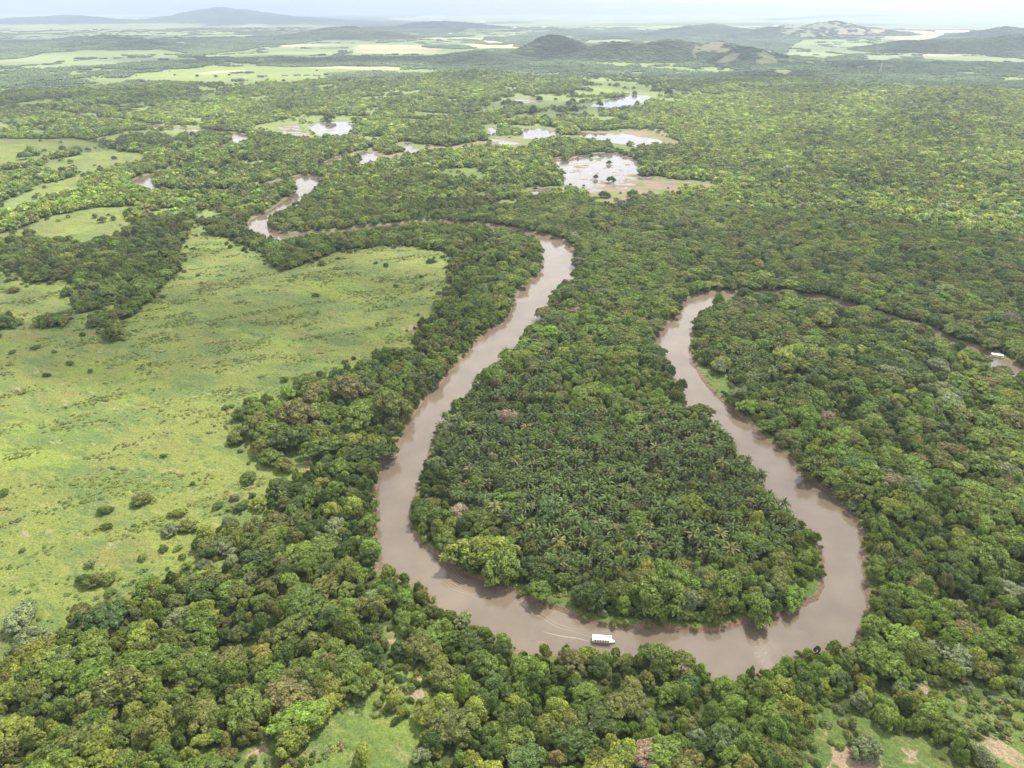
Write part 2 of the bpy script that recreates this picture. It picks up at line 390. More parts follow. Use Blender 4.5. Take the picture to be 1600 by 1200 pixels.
def water_material(name, color, ripple=.05, scale=.9):
    m, nt, o = mat(name)
    N = nt.nodes.new; K = nt.links.new
    p = N('ShaderNodeBsdfPrincipled'); p.inputs['Roughness'].default_value = 0.06; p.inputs['IOR'].default_value = 1.5
    geo = N('ShaderNodeNewGeometry')
    n = N('ShaderNodeTexNoise'); n.inputs['Scale'].default_value = .05; n.inputs['Detail'].default_value = 5
    K(geo.outputs['Position'], n.inputs['Vector'])
    r = N('ShaderNodeMapRange'); r.inputs['From Min'].default_value = .3; r.inputs['From Max'].default_value = .7; r.inputs['To Min'].default_value = .86; r.inputs['To Max'].default_value = 1.14
    K(n.outputs['Fac'], r.inputs['Value'])
    s = N('ShaderNodeVectorMath'); s.operation = 'SCALE'; s.inputs[0].default_value = color; K(r.outputs[0], s.inputs['Scale'])
    K(s.outputs[0], p.inputs['Base Color'])
    n2 = N('ShaderNodeTexNoise'); n2.inputs['Scale'].default_value = scale; n2.inputs['Detail'].default_value = 4; K(geo.outputs['Position'], n2.inputs['Vector'])
    b = N('ShaderNodeBump'); b.inputs['Strength'].default_value = 1; b.inputs['Distance'].default_value = ripple
    mp = N('ShaderNodeMapping'); mp.inputs['Scale'].default_value = (1, .55, 1); K(geo.outputs['Position'], mp.inputs['Vector'])
    n3 = N('ShaderNodeTexNoise'); n3.inputs['Scale'].default_value = .035; n3.inputs['Detail'].default_value = 6; n3.inputs['Roughness'].default_value = .65; n3.inputs['Distortion'].default_value = 1.2
    K(mp.outputs[0], n3.inputs['Vector'])
    r3 = N('ShaderNodeMapRange'); r3.inputs['From Min'].default_value = .42; r3.inputs['From Max'].default_value = .60; r3.inputs['To Min'].default_value = .04; r3.inputs['To Max'].default_value = .17
    K(n3.outputs['Fac'], r3.inputs['Value']); K(r3.outputs[0], p.inputs['Roughness'])
    r4 = N('ShaderNodeMapRange'); r4.inputs['From Min'].default_value = .40; r4.inputs['From Max'].default_value = .62; r4.inputs['To Min'].default_value = .35; r4.inputs['To Max'].default_value = 1.0
    K(n3.outputs['Fac'], r4.inputs['Value']); K(r4.outputs[0], b.inputs['Strength'])
    K(n2.outputs['Fac'], b.inputs['Height']); K(b.outputs[0], p.inputs['Normal']); K(p.outputs[0], o.inputs['Surface'])
    return m

def leaf_material(name, dry=False):
    m, nt, o = mat(name)
    N = nt.nodes.new; K = nt.links.new
    a = N('ShaderNodeAttribute'); a.attribute_type = 'INSTANCER'; a.attribute_name = 'tint'
    v = N('ShaderNodeAttribute'); v.attribute_name = 'leaf_tone'
    s = N('ShaderNodeVectorMath'); s.operation = 'SCALE'; K(a.outputs['Color'], s.inputs[0]); K(v.outputs['Fac'], s.inputs['Scale'])
    c = s.outputs[0]
    if dry:     # old brown fronds hang among the green ones
        d = N('ShaderNodeAttribute'); d.attribute_name = 'dry'
        mx = N('ShaderNodeMixRGB'); K(d.outputs['Fac'], mx.inputs['Fac']); K(c, mx.inputs['Color1']); mx.inputs['Color2'].default_value = (0.25, 0.165, 0.11, 1)
        c = mx.outputs[0]
    df = N('ShaderNodeBsdfDiffuse'); K(c, df.inputs['Color'])
    tr = N('ShaderNodeBsdfTranslucent'); K(c, tr.inputs['Color'])
    gl = N('ShaderNodeBsdfGlossy'); gl.inputs['Roughness'].default_value = .45; gl.inputs['Color'].default_value = (1, 1, 1, 1)
    m1 = N('ShaderNodeMixShader'); m1.inputs[0].default_value = .34; K(df.outputs[0], m1.inputs[1]); K(tr.outputs[0], m1.inputs[2])
    m2 = N('ShaderNodeMixShader'); m2.inputs[0].default_value = .012; K(m1.outputs[0], m2.inputs[1]); K(gl.outputs[0], m2.inputs[2])
    K(m2.outputs[0], o.inputs['Surface'])
    return m

M_GROUND = ground_material()
M_RIVER = water_material('silty river water', (0.126, 0.096, 0.065), .08, .7)
M_POND = water_material('flood water', (0.105, 0.085, 0.068), .008, .5)
M_LEAF = leaf_material('leaves')
M_PALM = leaf_material('palm leaves', True)
M_BARK = simple('bark', (0.20, 0.165, 0.13), .9)
M_WHITE = simple('white paint', (0.82, 0.82, 0.82), .4, .03)
M_HULL = simple('cream hull paint', (0.62, 0.56, 0.48), .5, .06)
M_DARK = simple('dark plastic', (0.03, 0.03, 0.035), .5)
M_BENCH = simple('bench boards', (0.25, 0.19, 0.13), .7)
M_FOAM = simple('silty foam', (0.165, 0.130, 0.095), .5, .2, .5)
M_WOOD = simple('bleached wood', (0.30, 0.25, 0.20), .8)
M_STEEL = simple('galvanised steel', (0.45, 0.46, 0.48), .5)
M_WALL = simple('pale wall', (0.65, 0.63, 0.58), .8)
M_ROOF = simple('pale metal roof', (0.75, 0.76, 0.78), .4)

# ------------------------------------------------------------------ object helpers
def mesh_from(name, verts, faces, material, smooth=False):
    me = bpy.data.meshes.new(name)
    me.from_pydata([tuple(v) for v in verts], [], [tuple(f) for f in faces])
    me.materials.append(material)
    if smooth: me.polygons.foreach_set('use_smooth', [True] * len(me.polygons))
    me.update()
    return me

def quads_mesh(name, V, F, material, smooth=False):
    """V (n,3) and F (m,k) numpy arrays"""
    me = bpy.data.meshes.new(name)
    V = np.ascontiguousarray(V, np.float32); F = np.ascontiguousarray(F, np.int32)
    me.vertices.add(len(V)); me.vertices.foreach_set('co', V.ravel())
    me.loops.add(F.size); me.loops.foreach_set('vertex_index', F.ravel())
    me.polygons.add(len(F)); me.polygons.foreach_set('loop_start', np.arange(0, F.size, F.shape[1], dtype=np.int32))
    if smooth: me.polygons.foreach_set('use_smooth', np.ones(len(F), bool))
    me.materials.append(material); me.update(calc_edges=True)
    return me

def link(o, parent=None):
    col.objects.link(o)
    if parent: o.parent = parent
    return o

def obj(name, me, parent=None, loc=(0, 0, 0)):
    o = bpy.data.objects.new(name, me); o.location = loc
    return link(o, parent)

def empty(name, loc=(0, 0, 0), rz=0):
    o = bpy.data.objects.new(name, None); o.location = loc; o.rotation_euler = (0, 0, rz); o.empty_display_size = 1
    return link(o)

def tag(o, label=None, cat=None, group=None, kind=None):
    if label: o['label'] = label
    if cat: o['category'] = cat
    if group: o['group'] = group
    if kind: o['kind'] = kind
    return o

class MB:
    def __init__(s): s.v = []; s.f = []
    def box(s, c, d, rz=0):
        b = len(s.v); cx, cy, cz = c; dx, dy, dz = (k / 2 for k in d); co, si = math.cos(rz), math.sin(rz)
        for z in (-dz, dz):
            for x, y in ((-dx, -dy), (dx, -dy), (dx, dy), (-dx, dy)):
                s.v.append((cx + x * co - y * si, cy + x * si + y * co, cz + z))
        s.f += [[b + 3, b + 2, b + 1, b], [b + 4, b + 5, b + 6, b + 7]] + [[b + i, b + (i + 1) % 4, b + 4 + (i + 1) % 4, b + 4 + i] for i in range(4)]
        return s
    def tube(s, p, q, r0, r1=None, n=6):
        r1 = r0 if r1 is None else r1
        p = Vector(p); q = Vector(q); d = (q - p).normalized()
        a = d.orthogonal().normalized(); c = d.cross(a); b = len(s.v)
        for o, r in ((p, r0), (q, r1)):
            for k in range(n):
                t = 2 * PI * k / n; w = o + (a * math.cos(t) + c * math.sin(t)) * r; s.v.append(tuple(w))
        s.f += [[b + k, b + (k + 1) % n, b + n + (k + 1) % n, b + n + k] for k in range(n)]
        s.f += [[b + n - 1 - k for k in range(n)], [b + n + k for k in range(n)]]
        return s
    def build(s, name, m, parent=None, loc=(0, 0, 0), smooth=False):
        return obj(name, mesh_from(name, s.v, s.f, m, smooth), parent, loc)

# ------------------------------------------------------------------ ground
def make_ground():
    rr = [2.0, 25, 50, 75, 95]
    r = 110.0
    while r < 60000:
        rr.append(r)
        k = .0031 if r < 1300 else (.0045 if r < 9000 else .009)
        if r < 190: k = .008
        r *= 1 + k
    rr = np.array(rr)
    half = math.radians(43)
    th = np.concatenate([np.linspace(-half, half, 520), np.linspace(half, 2 * PI - half, 70)[1:-1]])
    R, T = np.meshgrid(rr, th, indexing='ij')
    x = R * np.sin(T); y = R * np.cos(T)
    d = river_dist(x, y)
    kind, u, v = land_kind(x, y)
    z = hill_z(x, y)
    # gentle unevenness
    z += (fbm(x / 40, y / 40, 21, 3) - .5) * .8 * sstep(4, 20, d) * (R < 6000)
    tuss = (fbm(x / 2.6, y / 2.6, 61, 3) - .45)
    z += np.where(kind == 1, tuss * 1.3 * (R < 1500), 0)
    lumps = fbm(x / 9, y / 9, 15, 2)
    z += np.where(kind == 2, tuss * 1.6 * (R < 900) * sstep(2, 8, d), 0)
    w = d + (fbm(x / 5, y / 5, 33, 2) - .5) * 2.0
    near = d < 40
    z = np.where(near, np.where(w < 0, np.maximum(-3.0, -1.25 + w * .6), np.minimum(z, -1.25 + 1.25 * sstep(0, 2.4, w) + z * sstep(3, 9, w))), z)
    c = np.zeros(x.shape + (3,))
    for i, name in enumerate(KINDS): c[kind == i] = LAND[name]
    # far fields differ from one another
    m = (kind >= 3) & (kind <= 6) & (R > 2500)
    q = .75 + .55 * vnoise(x / 420, y / 300, 88); c[m] *= q[m][:, None]
    m = (kind == 0) & (R > 7500); c[m] = (0.034, 0.052, 0.030)  # far woods: shade among the trees painted into the ground colour
    # bare slopes on the hills
    bare = (z > 14) & (R > 3000)
    hb = fbm(x / 60, y / 60, 51, 5, .6)
    for (bu, bv, br, cc, th_) in ((1120, 80, 38, (0.120, 0.112, 0.058), .51), (1345, 40, 45, (0.21, 0.185, 0.10), .47), (1215, 95, 40, (0.13, 0.145, 0.05), .46), (1265, 52, 45, (0.13, 0.15, 0.06), .49)):
        uu, vv = project(x, y, z)
        k = bare & (np.hypot((uu - bu) / br, (vv - bv) / (br * .55)) < 1) & (hb > th_)
        c[k] = cc
    open_ = np.where(np.isin(kind, (1,)), 1.0, np.where(kind == 2, .75, np.where(kind == 3, .5, np.where(kind == 4, .3, 0.0))))
    # ponds: ground dips below the flood water, mud and tufts break through
    for poly, wet in zip(PONDS, WET):
        m = inside(u, v, poly)
        n = fbm(x[m] / 14, y[m] / 7, 71, 4, .6)
        uu = u[m]; vv = v[m]
        dry = 0
        if len(poly) > 18:       # the great flooded field dries out towards its near right corner
            dry = .42 * sstep(0, 50, (vv - 268) * 1.2 + (uu - 970) * .33) + .12 * np.exp(-((uu - 915) / 20) ** 2 - ((vv - 262) / 6) ** 2)
        lev = (n - .5) * 1.8 + (.52 - wet) * 1.3 + dry * 1.7
        z[m] = -.35 + np.clip(lev, -.5, .35)
        mud = np.where((fbm(x[m] / 20, y[m] / 12, 72, 3) > .55)[:, None], (0.11, 0.135, 0.04), (0.19, 0.135, 0.095))
        c[m] = mud; open_[m] = 0
    m = (kind == 4) & (z > -.3) & (open_ > 0)
    k = m & (fbm(x / 30, y / 18, 73, 3) > .50) & (v > 200)
    c[k] = (0.19, 0.14, 0.09); open_[k] = 0
    # eroded banks and the grass that fringes them
    e = (w < 2.6) & (d < 8); c[e] = (0.17, 0.112, 0.072); open_[e] = 0
    e = (w >= 2.6) & (w < 5.5) & (kind == 0) & (d < 8); c[e] = (0.11, 0.15, 0.03); open_[e] = .4
    c *= (.9 + .2 * fbm(x / 130, y / 130, 91, 3))[..., None]
    nr, nt = R.shape
    V = np.stack([x, y, z], -1).reshape(-1, 3)
    i = np.arange(nr - 1)[:, None] * nt; j = np.arange(nt)[None, :]; j2 = (j + 1) % nt
    F = np.stack([i + j, i + j2, i + nt + j2, i + nt + j], -1).reshape(-1, 4)[:, ::-1]
    me = quads_mesh('ground', V, F, M_GROUND, True)
    at = me.color_attributes.new('land', 'FLOAT_COLOR', 'POINT')
    at.data.foreach_set('color', np.concatenate([c.reshape(-1, 3), np.ones((nr * nt, 1))], 1).astype(np.float32).ravel())
    pa = me.attributes.new('patchy', 'FLOAT', 'POINT'); pa.data.foreach_set('value', open_.astype(np.float32).ravel())
    return tag(obj('ground', me), 'flat river plain of pasture, forest floor and distant fields', kind='structure')
make_ground()

# ------------------------------------------------------------------ water
def poly_sheet(name, pts, z, m, grow):
    pts = np.array(pts, float); n = len(pts)
    area = .5 * np.sum(pts[:, 0] * np.roll(pts[:, 1], -1) - np.roll(pts[:, 0], -1) * pts[:, 1])
    if area < 0: pts = pts[::-1]
    t = np.roll(pts, -1, 0) - np.roll(pts, 1, 0); t /= np.linalg.norm(t, axis=1)[:, None]
    pts = pts + np.stack([t[:, 1], -t[:, 0]], -1) * grow
    V = [Vector((p[0], p[1], z)) for p in pts]
    F = tessellate_polygon([V])
    me = mesh_from(name, V, F, m)
    for p in me.polygons:
        if p.normal.z < 0: p.flip()
    return obj(name, me)
WL = -1.25
tag(poly_sheet('river', RIVER, WL, M_RIVER, 4.0), 'muddy brown river winding in two loops round the palm peninsula', kind='structure')
t = np.gradient(upc, axis=0); t /= np.linalg.norm(t, axis=1)[:, None]; nrm = np.stack([-t[:, 1], t[:, 0]], -1)
a_ = upc + nrm * (upw + 4)[:, None]; b_ = upc - nrm * (upw + 4)[:, None]
V = [(p[0], p[1], WL - .04) for p in a_] + [(p[0], p[1], WL - .04) for p in b_]; n = len(a_)
me = mesh_from('river', V, [(i, i + 1, n + i + 1, n + i) for i in range(n - 1)], M_RIVER)
for p in me.polygons:
    if p.normal.z < 0: p.flip()
tag(obj('river', me), 'distant upstream bends of the muddy river among trees', kind='structure')
for poly in PONDS:
    w = ground_at([p[0] for p in poly], [p[1] for p in poly])
    tag(poly_sheet('flood_water', w, -.35 + .02, M_POND, 10.0), 'shallow flood water lying on the fields', kind='structure')

# ------------------------------------------------------------------ mountains on the horizon
def mountains():
    x = np.linspace(-31000, 31000, 260); n = 26
    V = []; 
    for i, xx in enumerate(x):
        env = 1.0 * sstep(14000, -9000, xx) * (0.35 + .65 * fbm(np.array([xx / 5200]), np.array([2.2]), 7, 4)[0] * 1.3) + .12
        for j in range(n):
            tt = j / (n - 1); yy = 25500 + 6500 * tt
            prof = math.sin(PI * min(1, tt * 1.02)) ** .8
            rid = fbm(np.array([xx / 1500.]), np.array([yy / 1500.]), 13, 5)[0]
            V.append((xx, yy, -2 + max(0, prof * env * (640 + 560 * rid))))
    F = [(i * n + j, (i + 1) * n + j, (i + 1) * n + j + 1, i * n + j + 1) for i in range(len(x) - 1) for j in range(n - 1)]
    tag(obj('mountains', mesh_from('mountains', V, F, simple('forested mountain', (0.07, 0.10, 0.06), .9, .3, .002), True)),
        'pale blue mountain range along the left horizon', kind='structure')
mountains()

# ------------------------------------------------------------------ tree crowns
def frame_of(nrm, rs):
    a = rs.normal(size=nrm.shape); a -= (a * nrm).sum(1)[:, None] * nrm; a /= np.linalg.norm(a, axis=1)[:, None] + 1e-9
    return a, np.cross(nrm, a)
OCT_V = np.array([(0, 0, 1), (1, 0, 0), (.31, .95, 0), (-.81, .59, 0), (-.81, -.59, 0), (.31, -.95, 0), (0, 0, -.7)])
OCT_V[1:6, 2] = .1
OCT_F = np.array([(0, 1, 2), (0, 2, 3), (0, 3, 4), (0, 4, 5), (0, 5, 1), (6, 2, 1), (6, 3, 2), (6, 4, 3), (6, 5, 4), (6, 1, 5)])

def crown_mesh(name, seed, lobes=34, leaves=2000, size=.112, height=.75, lobe=(.2, .36), base=.55, open_=0.0, flat=1.0, spread=1.0):
    """a crown of radius 1: leaf sprays on many uneven boughs round a ragged dome"""
    rs = RS(seed)
    n = lobes
    k = np.arange(n) + .5
    ph = k * 2.39996 + rs.uniform(-.4, .4, n)
    zz = 1 - k / n * 1.12                                            # from the top down past the rim
    rad = np.sqrt(np.clip(1 - np.clip(zz, -.2, 1) ** 2, 0, 1)) * rs.uniform(.62, .88, n) * spread
    asym = 1 + .22 * np.sin(ph * 2 + rs.uniform(0, 6)) + .12 * np.sin(ph * 3 + rs.uniform(0, 6))
    lr = rs.uniform(lobe[0], lobe[1], n)
    C = np.stack([np.cos(ph) * rad * asym, np.sin(ph) * rad * asym, base + np.clip(zz, -.3, 1) * height * rs.uniform(.72, 1.08, n)], -1)
    C[:, 2] -= lr * .5
    keep = rs.uniform(size=n) > open_
    C = C[keep]; lr = lr[keep]; n = len(C)
    tone = rs.uniform(.68, 1.34, n)
    m = int(leaves * 2.2)
    w = lr ** 2; li = rs.choice(n, m, p=w / w.sum())
    d = rs.normal(size=(m, 3)); d /= np.linalg.norm(d, axis=1)[:, None]
    d[:, 2] = np.where(d[:, 2] < -.25, -d[:, 2], d[:, 2])
    P = C[li] + d * lr[li][:, None] * rs.uniform(.82, 1.12, m)[:, None] * np.array([1, 1, .8 * flat])
    ok = np.ones(m, bool)
    for i in range(n):
        ok &= ~((li != i) & (np.linalg.norm((P - C[i]) / np.array([1, 1, .8 * flat]), axis=1) < lr[i] * .8))
    idx = np.nonzero(ok)[0][:leaves]
    P = P[idx]; d = d[idx]; li = li[idx]; m = len(P)
    nr = d * .8 + np.array([0, 0, .45]) + rs.normal(size=(m, 3)) * .42; nr /= np.linalg.norm(nr, axis=1)[:, None]
    a, b = frame_of(nr, rs)
    s = size * rs.uniform(.6, 1.35, m)[:, None]
    q = [P + a * s * .62, P + b * s * .45 - nr * s * .16, P - a * s * .62, P - b * s * .45 - nr * s * .16]
    V = np.stack(q, 1).reshape(-1, 3)
    F = [np.arange(m * 4).reshape(m, 4)]
    tq = np.repeat(tone[li] * rs.uniform(.7, 1.35, m), 4)
    # bough cores that close the gaps behind the leaves
    OV = []; OF = []
    for i in range(n):
        j = OCT_V * (lr[i] * .84) * np.array([1, 1, .8 * flat]) * rs.uniform(.85, 1.1, (7, 1))
        an = rs.uniform(0, 6.28); ca, sa = math.cos(an), math.sin(an)
        j = np.stack([j[:, 0] * ca - j[:, 1] * sa, j[:, 0] * sa + j[:, 1] * ca, j[:, 2]], -1)
        OV.append(j + C[i]); OF.append(OCT_F + len(V) + i * 7)
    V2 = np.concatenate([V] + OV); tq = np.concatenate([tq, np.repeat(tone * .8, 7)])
    OF = np.concatenate(OF)
    me = bpy.data.meshes.new(name)
    faces = F[0].tolist() + OF.tolist()
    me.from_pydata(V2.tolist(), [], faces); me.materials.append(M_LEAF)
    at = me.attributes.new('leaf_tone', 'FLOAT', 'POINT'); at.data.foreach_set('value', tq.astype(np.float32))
    me.update()
    return me

def trunk_mesh(seed, h=1.0, r=.055, limbs=4):
    rs = RS(seed); b = MB()
    p = (0, 0, -.08); top = (rs.uniform(-.08, .08), rs.uniform(-.08, .08), h * .62)
    b.tube(p, top, r, r * .62, 7)
    for k in range(limbs):
        t = 2 * PI * k / limbs + rs.uniform(-.5, .5); L_ = rs.uniform(.35, .6)
        b.tube((top[0], top[1], top[2] - .04 * k), (top[0] + math.cos(t) * L_, top[1] + math.sin(t) * L_, top[2] + rs.uniform(.22, .42)), r * .42, r * .15, 5)
    return mesh_from('trunk', b.v, b.f, M_BARK)

def frond(V, F, T, D, az, el, ln, wd, droop, rs, dry, top=(0, 0, 0)):
    n = 6; pts = []; 
    e = el; p = np.array(top, float); st = ln / n
    for i in range(n + 1):
        pts.append(p.copy())
        p = p + st * np.array([math.cos(az) * math.cos(e), math.sin(az) * math.cos(e), math.sin(e)]); e -= droop / n * (1 + i * .25)
    side = np.array([-math.sin(az), math.cos(az), 0])
    tw = rs.uniform(-.5, .5); tone = rs.uniform(.5, 1.4)
    for sgn in (-1, 1):
        for i in range(n):
            w0 = wd * (.35 + .65 * math.sin(PI * min(1, (i + .3) / n) ** .8)); 
            a0 = pts[i]; a1 = pts[i + 1]
            fw = (a1 - a0)
            out = side * sgn * w0 + np.array([0, 0, -.35 * w0 + tw * sgn * w0 * .6])
            b0 = len(V)
            V += [a0, a1, a1 + out * .8 + fw * .75, a0 + out + fw * .55]
            F.append((b0, b0 + 1, b0 + 2, b0 + 3)); T += [tone] * 4; D += [dry] * 4

def palm_crown(name, seed, n=22):
    rs = RS(seed); V = []; F = []; T = []; D = []
    for i in range(n):
        t = i / n
        az = i * 2.39996 + rs.uniform(-.25, .25)
        el = 1.35 - 1.25 * t + rs.uniform(-.12, .12)
        dry = 0.0 if t < .74 else rs.uniform(.4, 1.0)
        frond(V, F, T, D, az, el, rs.uniform(.75, 1.15), .12, .95 + .55 * t, rs, dry)
    me = bpy.data.meshes.new(name); me.from_pydata([tuple(v) for v in V], [], F); me.materials.append(M_PALM)
    for nm, dat in (('leaf_tone', T), ('dry', D)):
        at = me.attributes.new(nm, 'FLOAT', 'POINT'); at.data.foreach_set('value', np.array(dat, np.float32))
    me.update(); return me

CROWNS = []     # near forms
specs = [dict(lobes=36, height=.72), dict(lobes=44, height=.62, lobe=(.16, .30)), dict(lobes=30, height=.85, lobe=(.22, .40)),
         dict(lobes=52, height=.55, lobe=(.13, .26), size=.10, leaves=2100), dict(lobes=26, height=.95, lobe=(.24, .42), spread=.85),
         dict(lobes=40, height=.60, open_=.22), dict(lobes=60, height=.75, lobe=(.12, .22), size=.09, leaves=2300),
         dict(lobes=34, height=.36, lobe=(.16, .30), base=.72, flat=.65), dict(lobes=42, height=.42, lobe=(.14, .26), base=.66, flat=.7),
         dict(lobes=24, height=.80, lobe=(.26, .44), open_=.15), dict(lobes=20, height=1.05, lobe=(.24, .38), spread=.75), dict(lobes=48, height=.68, lobe=(.15, .28), open_=.12)]
for i, s in enumerate(specs): CROWNS.append(crown_mesh('crown', 100 + i, **s))
FAR = [crown_mesh('crown', 300 + i, lobes=11, leaves=150, size=.30, height=h, lobe=(.32, .48)) for i, h in enumerate((.7, .55, .85, .45, .65))]

def canopy_patch(seed):
    """a piece of far canopy about 2 x 2 units: many small crowns grown together"""
    rs = RS(seed); V = []; F = []; T = []
    for k in range(26):
        c = np.array([rs.uniform(-1, 1), rs.uniform(-1, 1), rs.uniform(-.02, .14)]); r = rs.uniform(.16, .34); tn = rs.uniform(.7, 1.3)
        j = OCT_V * r * np.array([1, 1, .75]) * rs.uniform(.8, 1.15, (7, 1)); an = rs.uniform(0, 6)
        j = np.stack([j[:, 0] * math.cos(an) - j[:, 1] * math.sin(an), j[:, 0] * math.sin(an) + j[:, 1] * math.cos(an), j[:, 2]], -1) + c + np.array([0, 0, .14])
        F += (OCT_F + len(V)).tolist(); V += j.tolist(); T += (tn * rs.uniform(.8, 1.2, 7)).tolist()
    me = bpy.data.meshes.new('canopy'); me.from_pydata(V, [], F); me.materials.append(M_LEAF)
    at = me.attributes.new('leaf_tone', 'FLOAT', 'POINT'); at.data.foreach_set('value', np.array(T, np.float32)); me.update(); return me
PATCH = [canopy_patch(500 + i) for i in range(4)]
PALMS = [palm_crown('crown', 700 + i, 20 + 2 * (i % 3)) for i in range(6)]
TRUNKS = [trunk_mesh(900 + i) for i in range(4)]
b = MB(); b.tube((0, 0, -.1), (0.02, 0, 1.0), .03, .024, 7); PALM_TRUNK = mesh_from('trunk', b.v, b.f, M_BARK)

TINT = {'dark green': (0.072, 0.106, 0.020), 'mid green': (0.118, 0.160, 0.025), 'bright green': (0.134, 0.192, 0.026), 'yellow-green': (0.180, 0.212, 0.030),
        'olive green': (0.136, 0.152, 0.032), 'silvery green': (0.158, 0.190, 0.076), 'brownish olive': (0.142, 0.134, 0.040), 'ochre yellow': (0.225, 0.210, 0.045),
        'pinkish brown': (0.24, 0.185, 0.115), 'blue-green': (0.076, 0.120, 0.032), 'lime green': (0.160, 0.236, 0.028)}
NAMES = list(TINT); TV = np.array([TINT[k] for k in NAMES])

# ------------------------------------------------------------------ where trees stand
def tree_field(r0, r1, cell, seed, lim_u=(-330, 1930), lim_v=(0, 1480)):
    """jittered stand of trees between two distances, as world x, y"""
    rs = RS(seed)
    xm = r1 * .95; nx = int(2 * xm / cell); ny = int(r1 / cell)
    gx, gy = np.meshgrid(np.arange(nx), np.arange(ny))
    x = -xm + (gx + rs.uniform(0, 1, gx.shape)) * cell; y = (gy + rs.uniform(0, 1, gx.shape)) * cell
    x = x.ravel(); y = y.ravel()
    r = np.hypot(x, y); u, v = project(x, y, 6.0)
    m = (r >= r0) & (r < r1) & (u > lim_u[0]) & (u < lim_u[1]) & (v < lim_v[1]) & (y > 60)
    return x[m], y[m]

PALM_AREAS = [[(700,600),(800,560),(860,570),(900,640),(960,650),(1000,640),(1060,650),(1120,665),(1190,745),(1240,800),(1240,860),(1180,870),(1080,880),(940,890),
               (860,880),(820,850),(770,800),(700,780),(690,700),(670,690)],
              [(740,560),(800,530),(850,480),(880,470),(900,520),(860,560),(790,600)],
              [(1085,560),(1200,520),(1260,560),(1250,620),(1180,640),(1130,610)],[(1000,450),(1060,450),(1070,500),(1020,520)],
              [(1350,500),(1500,560),(1450,600),(1350,560)],[(1080,600),(1130,640),(1100,660),(1075,640)]]
def palmness(u, v):
    w = np.zeros(u.shape)
    for i, p in enumerate(PALM_AREAS):
        w = np.maximum(w, np.where(inside(u, v, p), (.80, .45, .4, .25, .12, .95)[i], 0))
    w = np.where((w > .7) & (v < 690), w * (.35 + .6 * sstep(600, 690, v)), w)
    return np.maximum(w, .02)

def pick_tints(x, y, u, v, rs):
    """colour class of each tree: regional mixture plus chance"""
    n = len(x)
    reg = fbm(x / 120, y / 160, 201, 3); reg2 = fbm(x / 50, y / 60, 211, 3)
    P = np.zeros((n, len(NAMES)))
    I = {k: i for i, k in enumerate(NAMES)}
    P[:, I['dark green']] = .20 + .8 * sstep(.50, .62, reg)
    P[:, I['mid green']] = .55
    P[:, I['bright green']] = .35 + .9 * sstep(.5, .38, reg)
    P[:, I['yellow-green']] = .12 + .5 * sstep(.54, .66, reg2)
    P[:, I['olive green']] = .30 + .6 * sstep(.5, .4, reg2)
    P[:, I['silvery green']] = .045 + .15 * sstep(.55, .65, reg2)
    P[:, I['brownish olive']] = .06
    P[:, I['ochre yellow']] = .006
    P[:, I['pinkish brown']] = .003
    P[:, I['blue-green']] = .10
    P[:, I['lime green']] = .015
    k = (u > 880) & (u < 1040) & (v > 420) & (v < 700); P[k, I['bright green']] += 1.2
    k = (u < 330) & (v > 880); P[k, I['yellow-green']] += .7; P[k, I['olive green']] += .4
    k = (v > 130) & (v < 260) & (u > 1000); P[k, I['yellow-green']] += .9; P[k, I['olive green']] += .5
    k = (u > 1400) & (v > 600) & (v < 760); P[k, I['silvery green']] += .35
    k = (v < 360); P[k, I['olive green']] += .5; P[k, I['yellow-green']] += .35
    P /= P.sum(1)[:, None]; c = np.cumsum(P, 1)
    return np.minimum((rs.uniform(size=n)[:, None] > c).sum(1), len(NAMES) - 1)

def free_of_water(x, y, pad):
    d = river_dist(x, y)
    u, v = project(x, y)
    m = d > pad
    for p in PONDS: m &= ~inside(u, v, p)
    return m, d

